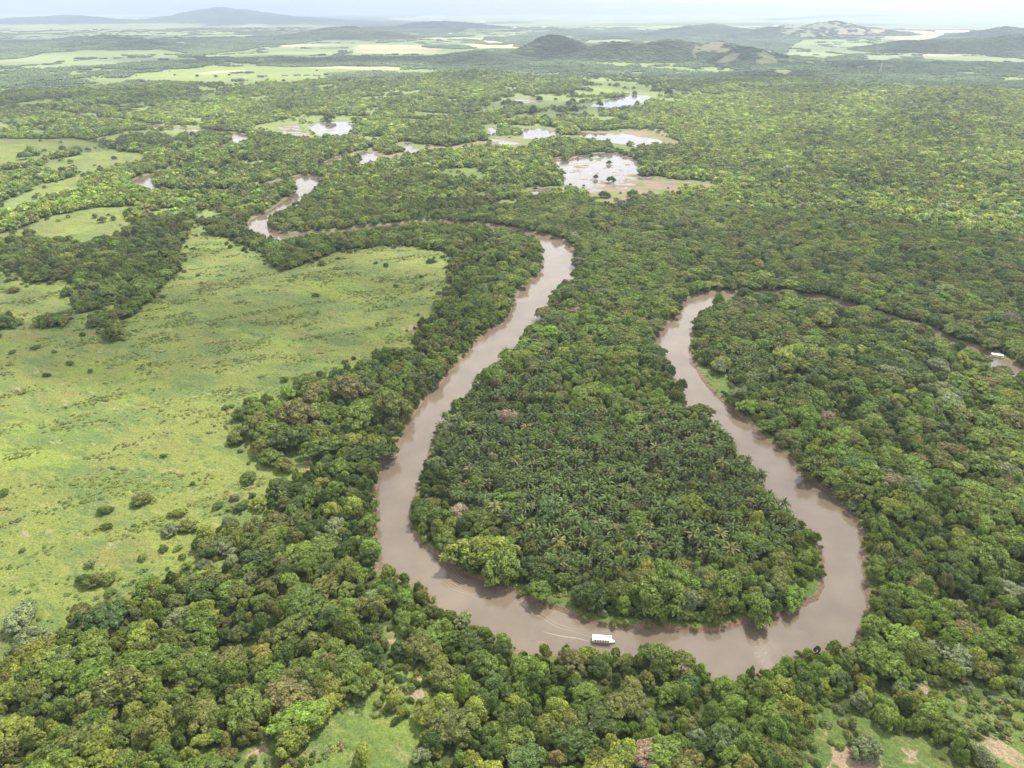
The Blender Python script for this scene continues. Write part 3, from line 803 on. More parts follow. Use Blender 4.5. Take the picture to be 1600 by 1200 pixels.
def stuff_points(name, x, y, z, scale, rot, var, tint, members, label, tilt=0.0):
    """one object of instanced crowns for what is past counting"""
    n = len(x)
    me = bpy.data.meshes.new(name); me.vertices.add(n)
    me.vertices.foreach_set('co', np.stack([x, y, z], -1).astype(np.float32).ravel())
    def att(nm, ty, arr, key):
        a = me.attributes.new(nm, ty, 'POINT'); a.data.foreach_set(key, arr)
    att('size', 'FLOAT_VECTOR', scale.astype(np.float32).ravel(), 'vector')
    att('turn', 'FLOAT_VECTOR', np.stack([rot * 0 + tilt * np.sin(rot * 3), rot * 0 + tilt * np.cos(rot * 5), rot], -1).astype(np.float32).ravel(), 'vector')
    att('form', 'INT', var.astype(np.int32), 'value')
    att('tint', 'FLOAT_VECTOR', tint.astype(np.float32).ravel(), 'vector')
    o = obj(name, me); tag(o, label, None, None, 'stuff')
    ng = bpy.data.node_groups.new(name, 'GeometryNodeTree')
    ng.interface.new_socket('Geometry', in_out='INPUT', socket_type='NodeSocketGeometry')
    ng.interface.new_socket('Geometry', in_out='OUTPUT', socket_type='NodeSocketGeometry')
    N = ng.nodes.new; K = ng.links.new
    gi = N('NodeGroupInput'); go = N('NodeGroupOutput')
    iop = N('GeometryNodeInstanceOnPoints')
    jn = N('GeometryNodeGeometryToInstance')
    for q in members[::-1]:      # links to a multi-input stack in reverse
        oi = N('GeometryNodeObjectInfo'); oi.inputs['Object'].default_value = q; oi.transform_space = 'ORIGINAL'
        K(oi.outputs['Geometry'], jn.inputs[0])
    iop.inputs['Pick Instance'].default_value = True
    K(jn.outputs[0], iop.inputs['Instance'])
    def named(nm, ty, sock):
        a = N('GeometryNodeInputNamedAttribute'); a.data_type = ty; a.inputs['Name'].default_value = nm
        out = [s for s in a.outputs if s.enabled and s.name == 'Attribute'][0]
        K(out, iop.inputs[sock])
    named('form', 'INT', 'Instance Index'); named('size', 'FLOAT_VECTOR', 'Scale'); named('turn', 'FLOAT_VECTOR', 'Rotation')
    K(gi.outputs[0], iop.inputs['Points']); K(iop.outputs[0], go.inputs[0])
    md = o.modifiers.new('stand', 'NODES'); md.node_group = ng
    return o

def heights(x, y): return hill_z(x, y)

# ---- landmarks that labels refer to (photo pixels)
MARKS = [(943,1001,'the white tour boat'),(605,1005,'the upper sandy gap'),(645,1072,'the lower sandy clearing'),(500,1165,'the bottom grass clearing'),
         (272,1070,'the dark creek gap'),(60,985,'the two greyish bushes'),(1330,1185,'the wide sandy patch'),(1570,1165,'the bottom right sand'),
         (1455,1078,'the small sandy strip'),(1150,1035,'the lowest bend of the river'),(1345,980,'the right hand bank of the bend'),(680,930,'the river\'s lower left turn'),
         (757,850,'the big yellow-green tree'),(797,778,'the round lime tree'),(998,808,'the flat lime tree'),(1088,787,'the olive-lime round tree'),
         (717,800,'the pinkish tree'),(790,648,'the grey leafless tree'),(1045,925,'the big lobed waterside tree'),(1105,645,'the riverside palm clump'),
         (300,870,'the pasture\'s lower edge'),(940,700,'the upper palm grove'),(870,740,'the dark grove hollow'),(1180,850,'the grove\'s right corner'),
         (1500,950,'the right edge woods'),(1260,1130,'the narrow sandy strip'),(200,1150,'the bottom left corner woods'),(850,1150,'the bottom middle woods'),(1050,1120,'the woods below the river')]
MK = np.array([(a, b) for a, b, _ in MARKS], float)
ORD = ['', 'second ', 'third ', 'fourth ', 'fifth ', 'sixth ', 'seventh ', 'eighth ', 'ninth ', 'tenth ', 'eleventh ', 'twelfth ', 'thirteenth ', 'fourteenth ', 'fifteenth ', 'sixteenth ']
def side_of(du, dv):
    if abs(du) > 1.6 * abs(dv): return 'right of' if du > 0 else 'left of'
    if abs(dv) > 1.6 * abs(du): return 'below' if dv > 0 else 'above'
    return ('lower ' if dv > 0 else 'upper ') + ('right of' if du > 0 else 'left of')
def make_labels(items, noun, skip=()):
    """items: (description, u, v) -> one label each that singles it out"""
    keys = {}; out = [None] * len(items)
    for i, (desc, u, v) in enumerate(items):
        d = np.hypot(MK[:, 0] - u, (MK[:, 1] - v) * 1.3); k = int(np.argmin(d))
        s = side_of(u - MK[k, 0], v - MK[k, 1])
        keys.setdefault((desc, s, k), []).append((d[k], i))
    for (desc, s, k), L_ in keys.items():
        L_.sort()
        for q, (_, i) in enumerate(L_):
            o = ORD[q] if q < len(ORD) else 'farther '
            q_ = f'{desc} {noun} {s} {MARKS[k][2]}' + (f', {o}nearest it' if len(L_) > 1 else '')
            out[i] = q_ if len(q_.split()) <= 16 else q_.replace(' the ', ' ', 1)
    return out

CLEAR = []      # footprints of trees placed one by one
def individual(kindname, x, y, z, r, hgt, crown, trunk, tint, rz):
    t = empty(kindname, (x, y, z), rz); q_ = 1 + .22 * math.sin(x * 12.9 + y * 7.7); t.scale = (r * q_, r / q_, hgt)
    tr = obj('trunk', trunk, t); cr = obj('crown', crown, t); cr['tint'] = [float(c) for c in tint]
    return t, cr

members_near = []; members_palm = []
n_tree = n_palm = 0
# ---- trees the photo lets one name: u, v of the crown's middle, width px, colour, form, label, category, group
HERO = [
 (757,852,80,'yellow-green',3,'largest yellow-green spreading tree near the left tip of the palm peninsula'),
 (797,778,34,'lime green',6,'ball-shaped lime tree standing out of the palm grove'),
 (998,806,33,'lime green',8,'flat-topped lime tree in the middle of the palm grove'),
 (1088,787,46,'yellow-green',6,'round olive-lime tree in the right half of the palm grove'),
 (717,800,38,'pinkish brown',5,'pinkish brown tree among palms left of the lime tree'),
 (790,647,34,'pinkish brown',5,'grey-pink nearly leafless tree at the upper palm grove'),
 (676,800,48,'mid green',3,'layered mid green tree on the left bank of the palm peninsula'),
 (722,868,46,'dark green',2,'dark green tree at the water below the peninsula\'s left tip'),
 (785,878,60,'mid green',0,'mid green waterside tree right of the big yellow-green tree'),
 (842,895,46,'dark green',6,'dense dark tree overhanging the river above the boat wake'),
 (925,925,52,'dark green',1,'dark lobed tree on the peninsula bank above the boat'),
 (1030,925,74,'mid green',0,'wide lobed green tree on the peninsula\'s lower bank'),
 (1135,915,56,'mid green',2,'tall rounded green tree near the peninsula\'s lower right'),
 (1185,945,48,'bright green',2,'round bright green tree at the water\'s edge by the right tip'),
 (1100,930,40,'olive green',1,'olive green tree between two big waterside trees'),
 (1265,728,46,'olive green',6,'smooth olive round tree on the right bank opposite the grove'),
 (1345,768,44,'olive green',6,'dome of olive green standing back from the right bank'),
 (1310,750,38,'mid green',0,'mid green tree between the two olive domes on the right bank'),
 (1032,1022,52,'mid green',2,'tall green dome on the near bank right of the boat'),
 (1066,1034,50,'olive green',6,'dull fine-leaved dome beside the tall green dome'),
 (893,1030,46,'brownish olive',6,'brownish dark tree on the near bank just left of the boat'),
 (918,1020,36,'yellow-green',1,'yellowish tree on the near bank partly in front of the wake'),
 (830,1040,46,'bright green',0,'bright green tree on the near bank below the wake'),
 (1255,645,44,'bright green',7,'flat bright tree on the inner loop near the grassy bank'),
 (1290,490,50,'olive green',7,'broad olive umbrella tree at the top of the right loop'),
 (1163,458,26,'dark green',2,'dark round tree at the tip where the right loop turns'),
 (1170,630,36,'lime green',8,'pale flat tree near the grassy bank of the right loop'),
 (1355,1165,44,'silvery green',1,'greyish crown beside the sandy patch at the bottom'),
 (1346,1095,30,'silvery green',10,'narrow silvery tree in the woods below the right bend'),
 (1540,1185,40,'silvery green',4,'pale silvery round tree at the bottom right corner'),
 (475,1075,26,'silvery green',9,'silvery tree right of the creek in the lower left woods'),
 (545,1060,42,'bright green',6,'smooth bright round tree above the bottom grass clearing'),
 (500,1108,46,'yellow-green',1,'yellowish tree at the top edge of the bottom grass clearing'),
 (455,1150,50,'yellow-green',1,'lone round tree at the left edge of the bottom clearing'),
 (565,1178,34,'yellow-green',10,'yellow-green bush in the middle of the bottom clearing'),
 (640,1072,18,'bright green',6,'small round bush inside the lower sandy clearing'),
 (1335,1160,18,'mid green',6,'small bush standing in the wide sandy patch'),
 (305,1060,20,'ochre yellow',10,'ochre yellow small tree beside the dark creek gap'),
 (180,1065,80,'olive green',1,'massive olive tree left of the dark creek gap'),
 (1430,930,56,'bright green',3,'bright lobed tree in the right hand woods by the bend'),
 (1495,900,50,'dark green',1,'dark lobed tree deep in the right hand woods'),
 (1550,870,60,'mid green',0,'mid green wide tree near the right edge'),
 (840,483,30,'brownish olive',7,'leaning flat tree over the river at mid channel'),
 (793,470,20,'ochre yellow',1,'yellow tree on the left bank at mid channel'),
 (677,583,36,'dark green',6,'dark round tree at the water on the left bank'),
 (690,560,24,'ochre yellow',1,'yellowish tree behind the dark round tree on the left bank'),
 (655,640,30,'ochre yellow',3,'ochre drooping tree overhanging the left bank'),
 (460,640,64,'brownish olive',8,'widest flat umbrella tree where pasture meets the left woods'),
 (400,655,50,'olive green',8,'olive umbrella tree at the pasture corner'),
 (420,668,52,'mid green',7,'mid green umbrella tree below the olive umbrella'),
 (540,600,60,'brownish olive',8,'brown-tinged umbrella tree near the pasture edge'),
 (490,610,44,'brownish olive',7,'smaller brown umbrella tree at the upper pasture edge'),
 (495,664,24,'silvery green',9,'silver-white tree among the umbrella trees'),
 (463,692,22,'lime green',4,'light green small tree at the front of the umbrella group'),
 (560,640,62,'mid green',7,'mid green umbrella tree towards the river'),
 (610,625,60,'olive green',8,'olive umbrella tree close to the left bank'),
 (450,675,60,'dark green',7,'dark umbrella tree at the front of the group'),
 (505,690,56,'mid green',8,'flat green tree overhanging the small bare clearing')]
SHRUBS = [
 (109,567,11,'mid green'),(72,585,11,'dark green'),(141,579,9,'mid green'),(357,612,4,'olive green'),(335,665,5,'mid green'),(256,711,10,'mid green'),
 (301,755,9,'dark green'),(219,779,29,'olive green'),(163,797,18,'mid green'),(166,821,15,'mid green'),(340,789,17,'mid green'),(278,800,22,'yellow-green'),
 (266,825,27,'silvery green'),(292,820,28,'olive green'),(255,856,14,'mid green'),(222,870,15,'mid green'),(285,869,13,'mid green'),(140,880,17,'silvery green'),
 (150,905,30,'olive green'),(168,902,26,'mid green'),(132,906,24,'dark green'),(34,859,10,'mid green'),(6,768,16,'mid green'),
 (86,491,10,'dark green'),(21,452,15,'olive green'),(12,437,10,'dark green'),(104,455,20,'mid green'),(19,549,10,'mid green'),(84,549,8,'mid green'),(56,541,13,'mid green'),
 (587,410,7,'dark green'),(603,413,10,'dark green'),(672,407,12,'dark green'),(658,431,7,'dark green'),(658,450,6,'dark green'),(619,446,9,'mid green'),(494,460,10,'mid green'),
 (503,410,14,'olive green'),(701,417,7,'dark green'),(703,407,9,'dark green'),(650,530,17,'dark green'),(593,559,20,'dark green'),(535,577,5,'mid green'),(419,629,7,'dark green'),
 (366,777,14,'silvery green'),(377,789,22,'dark green'),(388,744,28,'mid green'),(436,760,42,'dark green'),(444,726,30,'olive green'),(423,712,42,'mid green'),(414,698,38,'olive green'),
 (369,682,31,'olive green'),(404,785,30,'yellow-green'),(30,962,56,'silvery green'),(48,998,54,'silvery green'),(350,850,40,'silvery green'),(322,850,34,'olive green'),(362,872,26,'silvery green'),
 (931,276,11,'dark green'),(955,281,16,'dark green'),(952,254,8,'dark green'),(944,303,17,'dark green'),(1006,270,12,'dark green'),(988,301,16,'mid green'),(1008,308,18,'dark green'),
 (1038,309,14,'dark green'),(1062,303,12,'dark green'),(1072,289,7,'mid green'),(912,290,5,'dark green'),(1044,293,4,'dark green'),(924,243,9,'dark green'),(937,244,5,'dark green'),(891,288,5,'dark green'),
 (514,184,16,'mid green'),(843,155,10,'dark green'),(895,157,11,'mid green'),(897,172,16,'dark green'),(937,163,12,'dark green'),(868,155,5,'dark green'),(884,143,5,'dark green'),(895,141,6,'mid green'),
 (851,184,14,'dark green'),(812,162,12,'dark green'),(833,172,18,'dark green'),(1045,145,14,'dark green'),(1056,147,5,'dark green'),(1066,148,4,'dark green'),
 (110,252,9,'mid green'),(163,266,6,'mid green'),(137,234,9,'dark green'),(97,231,9,'mid green'),(69,235,6,'mid green'),(178,247,7,'mid green'),(38,243,18,'mid green'),(156,266,8,'dark green'),
 (160,343,14,'olive green'),(177,341,9,'mid green'),(148,337,10,'mid green'),(44,363,16,'mid green'),(92,372,18,'olive green'),(108,371,12,'mid green'),(2,373,10,'mid green'),
 (492,125,5,'dark green'),(495,110,4,'dark green'),(418,124,4,'dark green'),(443,126,6,'dark green'),(358,117,5,'dark green'),(337,119,7,'dark green'),(308,118,6,'dark green'),(273,117,4,'dark green')]
hero_pts = []
def place_px(u, v, wpx, hfac):
    """centre of a crown seen at u, v with width wpx -> x, y, radius, height"""
    p = ground_at(u, v, 4.0)
    for _ in range(3):
        depth = p[1] * CP + (CAM_H - 4) * SP
        r = wpx / FPX * depth / 2 / .98
        p = ground_at(u, v, r * hfac)
    return float(p[0]), float(p[1]), float(r)
rs = RS(12)
for (u, v, w, cn, form, lab) in HERO:
    x, y, r = place_px(u, v, w, .95)
    d = float(river_dist(np.array([x]), np.array([y]))[0])
    if d < r * .35 and d > -99:     # keep the trunk on land
        for k in range(40):
            best = None
            for a in np.linspace(0, 2 * PI, 12, endpoint=False):
                xx, yy = x + math.cos(a), y + math.sin(a); dd = float(river_dist(np.array([xx]), np.array([yy]))[0])
                if best is None or dd > best[0]: best = (dd, xx, yy)
            d, x, y = best
            if d >= r * .35: break
    t, cr = individual('broadleaf_tree', x, y, 0.0, r, r * rs.uniform(1.05, 1.2), CROWNS[form], TRUNKS[len(hero_pts) % 4], np.array(TINT[cn]) * rs.uniform(.92, 1.1), rs.uniform(0, 6.28))
    tag(t, lab, 'tree', 'broadleaf trees of the riverside forest')
    hero_pts.append((x, y, r)); n_tree += 1
SM = [(60,985,'the two greyish bushes'),(268,825,'the silver bush'),(219,779,'the lone olive bush'),(150,905,'the low bush row'),(430,720,'the umbrella trees'),(110,567,'the dark pasture dot'),
      (600,400,'the upper pasture edge'),(655,440,'the pasture\'s right side'),(955,281,'the flooded field\'s centre'),(1030,300,'the flooded field\'s muddy corner'),(925,245,'the flooded field\'s far shore'),
      (970,158,'the far square pond'),(830,170,'the meadow\'s left side'),(1050,147,'the meadow hedge line'),(100,245,'the far left pasture'),(120,355,'the second left pasture'),(440,120,'the distant bright meadow'),(60,470,'the dark thicket'),(340,850,'the pasture\'s lower corner'),(510,190,'the left flood pond')]
_m, _k = MARKS, MK
MARKS = SM; MK = np.array([(a, b) for a, b, _ in SM], float)
items = []
for (u, v, w, cn) in SHRUBS:
    sz = 'large' if w > 24 else ('small' if w < 9 else 'rounded')
    items.append((f'{sz} {cn}', u, v))
labs = make_labels(items, 'shrub')
MARKS, MK = _m, _k
for i, (u, v, w, cn) in enumerate(SHRUBS):
    x, y, r = place_px(u, v, w, .62)
    far_ = math.hypot(x, y) > 1000
    t, cr = individual('shrub', x, y, -.35 if 820 < u < 1110 and 230 < v < 320 else 0, r, r * rs.uniform(.8, 1.0) * (1.15 if far_ else .95), CROWNS[(0, 1, 2, 5, 6, 11)[i % 6]], TRUNKS[i % 4],
                       np.array(TINT[cn]) * rs.uniform(.85, 1.05), rs.uniform(0, 6.28))
    tag(t, labs[i], 'shrub', 'shrubs scattered over the open land'); hero_pts.append((x, y, r))
HP = np.array(hero_pts)

def away_from_heroes(x, y, f=.8):
    m = np.ones(x.shape, bool)
    for hx, hy, hr in HP: m &= np.hypot(x - hx, y - hy) > hr * f
    return m

# ---- near forest
x, y = tree_field(100, 1000, 5.9, 31)
kind, uu, vv = land_kind(x, y)
rs = RS(77); n = len(x)
big = fbm(x / 35, y / 35, 131, 2)
r = 1.9 + 3.0 * rs.uniform(size=n) ** 1.3 + 3.2 * (rs.uniform(size=n) > .86) + (big - .5) * 2.5
r = np.clip(r, 2.0, 7.6)
pu, pv = project(x, y, 4.0)
umb = (rs.uniform(size=n) < np.where((pu > 780) & (pv < 560), .30, np.where((pu > 1080) & (pv < 800), .14, .03)))
r = np.where(umb, rs.uniform(6.0, 9.5, n), r)
ok, d = free_of_water(x, y, 0)
bt = ground_at(1559, 556.5); ok &= ~((np.hypot(x - bt[0], y - bt[1]) < 9) | (np.hypot(x - bt[0] * .965, y - bt[1] * .965) < 10.5))
b1 = ground_at(935, 1008); ok &= np.hypot(x - b1[0], y - b1[1]) > 8
inner = ((pu > 640) & (pu < 1300) & (pv > 820) & (pv < 985)) | ((pu > 1070) & (pu < 1240) & (pv > 500) & (pv < 720))
ok &= (d > np.where(inner, r * .45 + .8, r * .28 + .3)) & (kind == 0)
pu, pv = project(x, y, 4.0)
pal = (rs.uniform(size=n) < palmness(pu, pv))
edge = (d < 9)
r = np.where(edge & (rs.uniform(size=n) < .45), r * .72, r)
ok &= away_from_heroes(x, y)
ok &= ~(pal)
x, y, r, pu, pv, d = (q[ok] for q in (x, y, r, pu, pv, d)); n = len(x)
ti = pick_tints(x, y, pu, pv, rs)
tints = TV[ti] * (.72 + .56 * fbm(x / 70, y / 70, 221, 3))[:, None] * rs.uniform(.82, 1.2, (n, 1)) * rs.uniform(.94, 1.06, (n, 3))
h = r * rs.uniform(.78, 1.25, n) * np.where(r < 3.2, 1.25, 1.0) + 1.2 + 2.0 * (rs.uniform(size=n) > .93)
sq = rs.uniform(.78, 1.28, n)
form = rs.randint(0, len(CROWNS), n); um = r > 5.9; form = np.where(um, np.array([7, 8, 3, 7, 8, 1])[rs.randint(0, 6, n)], form); h = np.where(um, r * rs.uniform(.72, .95, n) + 1, h); z = heights(x, y); rot = rs.uniform(0, 6.28, n)
depth = y * CP + CAM_H * SP
show = r / depth * ((pu > -20) & (pu < 1620) & (pv < 1215))
order = np.argsort(-show)
N_IND = 300 - len(HERO)
pick = order[:N_IND]; rest = order[N_IND:]
items = []
for i in pick:
    sz = 'wide' if r[i] > 5.2 else ('small' if r[i] < 3.4 else 'mid-sized')
    fm = {7: 'flat-topped', 8: 'flat-topped', 6: 'dense', 3: 'finely lobed', 4: 'tall domed', 10: 'narrow', 5: 'loose'}.get(int(form[i]), 'lobed')
    items.append((f'{sz} {fm} {NAMES[ti[i]]}', pu[i], pv[i] - 12))
labs = make_labels(items, 'tree')
used_forms = {}
for q, i in enumerate(pick):
    t, cr = individual('broadleaf_tree', x[i], y[i], z[i], r[i], h[i], CROWNS[form[i]], TRUNKS[q % 4], tints[i], rot[i])
    tag(t, labs[q], 'tree', 'broadleaf trees of the riverside forest')
    used_forms.setdefault(int(form[i]), cr)
members = [used_forms[k] for k in range(len(CROWNS))]
stuff_points('forest', x[rest], y[rest], z[rest], np.stack([r * sq, r / sq, h], -1)[rest], rot[rest], form[rest], tints[rest], members, 'broadleaf forest canopy crowding both sides of the river')

# ---- palms
x, y = tree_field(150, 800, 4.3, 41)
kind, uu, vv = land_kind(x, y); rs = RS(5); n = len(x)
pu, pv = project(x, y, 4.0)
pw = palmness(pu, pv)
ok, d = free_of_water(x, y, 2.2)
ok &= (kind == 0) & (rs.uniform(size=n) < np.where(pw > .1, pw, .004)) & away_from_heroes(x, y, .7)
x, y, pu, pv, d = (q[ok] for q in (x, y, pu, pv, d)); n = len(x)
r = 2.2 + 3.0 * rs.uniform(0, 1, n) ** .8; h = rs.uniform(1.4, 6.0, n) * (.7 + .1 * r)
g = rs.uniform(.8, 1.25, (n, 1)); pt = np.where(rs.uniform(size=(n, 1)) < .1, (0.150, 0.160, 0.048), (0.084, 0.124, 0.028)) * g
form = rs.randint(0, len(PALMS), n); rot = rs.uniform(0, 6.28, n); z = heights(x, y)
depth = y * CP + CAM_H * SP
show = r / depth * ((pu > 0) & (pu < 1600) & (pv < 1200)) * np.where(inside(pu, pv, PALM_AREAS[5]), 3, 1)
order = np.argsort(-show); pick = order[:300]; rest = order[300:]
items = []
for i in pick:
    sz = 'wide' if r[i] > 4.3 else ('small' if r[i] < 3.5 else 'mid-sized')
    cl = 'yellowish' if pt[i][0] / pt[i][1] > .7 else ('pale green' if g[i][0] > 1.1 else ('dark green' if g[i][0] < .93 else 'green'))
    items.append((f'{sz} {cl}', pu[i], pv[i] - 10))
labs = make_labels(items, 'palm')
uf = {}
for q, i in enumerate(pick):
    t = empty('palm_tree', (x[i], y[i], z[i]), rot[i])
    tr = obj('trunk', PALM_TRUNK, t); tr.scale = (r[i] * 1.6, r[i] * 1.6, h[i])
    cr = obj('crown', PALMS[form[i]], t, (0, 0, h[i])); cr.scale = (r[i], r[i], r[i]); cr['tint'] = [float(c) for c in pt[i]]
    tag(t, labs[q], 'palm', 'palms of the peninsula grove'); uf.setdefault(int(form[i]), cr)
members = [uf[k] for k in range(len(PALMS))]
stuff_points('palm_grove', x[rest], y[rest], z[rest] + h[rest], np.stack([r, r, r], -1)[rest], rot[rest], form[rest], pt[rest], members, 'crowded palm crowns among the riverside trees')

# ---- undergrowth: scrub below and at the edge of the forest and in the clearings
x, y = tree_field(100, 620, 2.6, 51)
kind, uu, vv = land_kind(x, y); rs = RS(55); n = len(x)
ok, d = free_of_water(x, y, .3)
cl = fbm(x / 16, y / 16, 151, 3)
ok &= ((kind == 0) & (rs.uniform(size=n) < np.where(d < 10, .65, .42))) | ((kind == 2) & (cl > .46) & (rs.uniform(size=n) < .45) & (vv > 1020)) | ((kind == 7) & (rs.uniform(size=n) < .10))
ok &= away_from_heroes(x, y, .5)
x, y, d = x[ok], y[ok], d[ok]; n = len(x); r = rs.uniform(.8, 2.0, n); u_, v_ = project(x, y)
ti = pick_tints(x, y, u_, v_, rs); tt = TV[ti] * rs.uniform(.8, 1.15, (n, 1))
fr = (d < 5.5); tt[fr] = np.array((.155, .185, .034)) * rs.uniform(.7, 1.2, (fr.sum(), 1)); r[fr] *= .7
members_tree = [used_forms[k] for k in range(len(CROWNS))]
stuff_points('undergrowth', x, y, heights(x, y) - .3, np.stack([r, r, r * rs.uniform(.8, 1.4, n)], -1), rs.uniform(0, 6.28, n), rs.randint(0, 6, n), tt, members_tree[:6], 'low scrub under the trees and along the banks')

# ---- ragged scrub where forest gives way to grass
def fringe(r0, r1, cell, reach, prob, seed, rmin, rmax):
    x, y = tree_field(r0, r1, cell, seed); rs = RS(seed); n = len(x)
    kind, _, _ = land_kind(x, y)
    an = rs.uniform(0, 6.28, n); rr = reach * rs.uniform(.2, 1.0, n) ** .7
    k2, _, _ = land_kind(x + rr * np.cos(an), y + rr * np.sin(an))
    cl = fbm(x / (cell * 6), y / (cell * 6), seed + 9, 3)
    ok = np.isin(kind, (1, 2, 3, 4)) & (k2 == 0) & (rs.uniform(size=n) < prob * np.clip((cl - .35) * 4, .1, 1.2))
    w, d = free_of_water(x, y, 2.0); ok &= w
    return x[ok], y[ok], rs.uniform(rmin, rmax, ok.sum()), rs
x, y, r, rs = fringe(150, 1000, 4.0, 22, .42, 57, .9, 2.9); n = len(x); u_, v_ = project(x, y)
ti = pick_tints(x, y, u_, v_, rs); tt = TV[ti] * rs.uniform(.75, 1.1, (n, 1))
stuff_points('edge_scrub', x, y, np.zeros(n), np.stack([r, r, r * rs.uniform(.7, 1.1, n)], -1), rs.uniform(0, 6.28, n), rs.randint(0, 6, n), tt, members_tree[:6], 'low scrub creeping from the forest edge into the grass')

# ---- weed tussocks on the pasture
x, y = tree_field(110, 900, 2.1, 61)
kind, uu, vv = land_kind(x, y); rs = RS(65); n = len(x)
xr = x * .91 + y * .41; yr = -x * .41 + y * .91; cl = fbm(xr / 26, yr / 11, 161, 4, .6); c2 = fbm(x / 60, y / 50, 163, 3)
ok = ((kind == 1) | (kind == 2)) & (river_dist(x, y) > 2.5) & (rs.uniform(size=n) < np.clip((cl - .50) * 6, .03, .7))
x, y, cl, c2 = x[ok], y[ok], cl[ok], c2[ok]; n = len(x)
r = rs.uniform(.35, .9, n) * (1 + .5 * (cl > .6))
pal_ = np.array([(0.095, 0.145, 0.035), (0.14, 0.17, 0.03), (0.19, 0.21, 0.04), (0.15, 0.135, 0.045), (0.08, 0.125, 0.035)])
ci = np.clip((c2 * 8 - 1.7 + rs.normal(size=n) * .8).astype(int), 0, 4)
uf2 = [used_forms[0], used_forms[1], used_forms[5]]
# light low-detail crowns are enough here
tm = crown_mesh('tuft', 801, lobes=7, leaves=60, size=.42, height=.5, lobe=(.35, .5))
first = obj('weed_tuft', tm); first['tint'] = [0.1, .165, .055]
w = ground_at(262, 770); first.location = (float(w[0]), float(w[1]), 0); first.scale = (.8, .8, .5)
tag(first, 'single low green weed tuft in the sunlit pasture below the lone olive bush', 'weed')
stuff_points('pasture_weeds', x, y, np.zeros(n), np.stack([r, r, r * rs.uniform(.4, .8, n)], -1), rs.uniform(0, 6.28, n), np.zeros(n, int), pal_[ci] * rs.uniform(.85, 1.15, (n, 1)), [first], 'tufts of weeds and herbs over the pasture')

# ---- middle distance forest
x, y = tree_field(1000, 2900, 8.2, 71)
kind, uu, vv = land_kind(x, y); rs = RS(75)
ok, d = free_of_water(x, y, 3.0)
isl = (kind == 3) & (fbm(x / 60, y / 60, 171, 3) > .63) & (rs.uniform(size=len(x)) < .35)
ok &= (kind == 0) | isl
x, y = x[ok], y[ok]; n = len(x); u_, v_ = project(x, y, 5.)
ti = pick_tints(x, y, u_, v_, rs); tt = TV[ti] * (.62 + 1.75 * fbm(x / 150, y / 220, 223, 4))[:, None] * rs.uniform(.78, 1.25, (n, 1)); big = fbm(x / 90, y / 90, 181, 3)
r = np.clip(rs.uniform(3.6, 7.4, n) + (big - .5) * 5 + 2.0 * (rs.uniform(size=n) > .92), 2.5, 9)
fo = []
for k, me in enumerate(FAR):
    i = k
    p = [(1237,262),(1350,300),(620,300),(300,330),(1500,330)][k]; w = ground_at(*p)
    t, cr = individual('broadleaf_tree', float(w[0]), float(w[1]), 0, 6.5, 7, me, TRUNKS[0], TINT['olive green'], 1.0)
    tag(t, ['olive tree behind the flooded field on the right','olive tree in the right middle forest','olive tree between the far river bends','olive tree above the left thicket','olive tree by the right edge forest'][k], 'tree', 'broadleaf trees of the riverside forest')
    fo.append(cr)
stuff_points('distant_forest', x, y, heights(x, y), np.stack([r, r, r * rs.uniform(.95, 1.35, n)], -1), rs.uniform(0, 6.28, n), rs.randint(0, 5, n), tt, fo, 'forest of the middle distance')

x, y, r, rs = fringe(1000, 3600, 9.0, 60, .34, 59, 1.8, 4.6); n = len(x); u_, v_ = project(x, y)
ti = pick_tints(x, y, u_, v_, rs); tt = TV[ti] * rs.uniform(.75, 1.1, (n, 1))
stuff_points('meadow_scrub', x, y, heights(x, y), np.stack([r, r, r], -1), rs.uniform(0, 6.28, n), rs.randint(0, 5, n), tt, fo, 'scattered scrub along the edges of the far meadows')

# ---- far canopy
x, y = tree_field(2900, 10500, 20.0, 81, (-150, 1750))
kind, uu, vv = land_kind(x, y); rs = RS(85)
z = heights(x, y); u_, v_ = project(x, y, z)
ok = (kind == 0)
hb = fbm(x / 60, y / 60, 51, 5, .6)
for (bu, bv, br, th_) in ((1120, 80, 38, .47), (1345, 40, 45, .47), (1215, 95, 40, .46), (1265, 52, 45, .49)):
    ok &= ~((z > 14) & (np.hypot((u_ - bu) / br, (v_ - bv) / (br * .55)) < 1) & (hb > th_))
hedge = (kind > 0) & (kind != 6) & ((np.abs(fbm(x / 400, y / 260, 191, 2) - .5) < .02)) & (rs.uniform(size=len(x)) < .5)
ok |= hedge
ok &= ~((z > 7) & (rs.uniform(size=len(x)) < .5))
xh, yh = tree_field(2900, 9000, 11.5, 83, (-150, 1750)); zh = heights(xh, yh); kh = zh > 6
xh, yh, zh = xh[kh], yh[kh], zh[kh]; uh, vh = project(xh, yh, zh); hb = fbm(xh / 60, yh / 60, 51, 5, .6); kh = np.ones(len(xh), bool)
for (bu, bv, br, th_) in ((1120, 80, 38, .47), (1345, 40, 45, .47), (1215, 95, 40, .46), (1265, 52, 45, .49)):
    kh &= ~((zh > 14) & (np.hypot((uh - bu) / br, (vh - bv) / (br * .55)) < 1) & (hb > th_))
x, y, z = (np.concatenate([p_[ok], q_[kh]]) for p_, q_ in ((x, xh), (y, yh), (z, zh))); n = len(x); big = fbm(x / 260, y / 260, 193, 3)
tt = np.array((0.070, 0.098, 0.034)) * (.40 + 2.2 * big)[:, None] * rs.uniform(.8, 1.2, (n, 1)) * rs.uniform(.95, 1.05, (n, 3))
s = np.where(z > 6, rs.uniform(5, 11, n), rs.uniform(9, 21, n))
fp = []
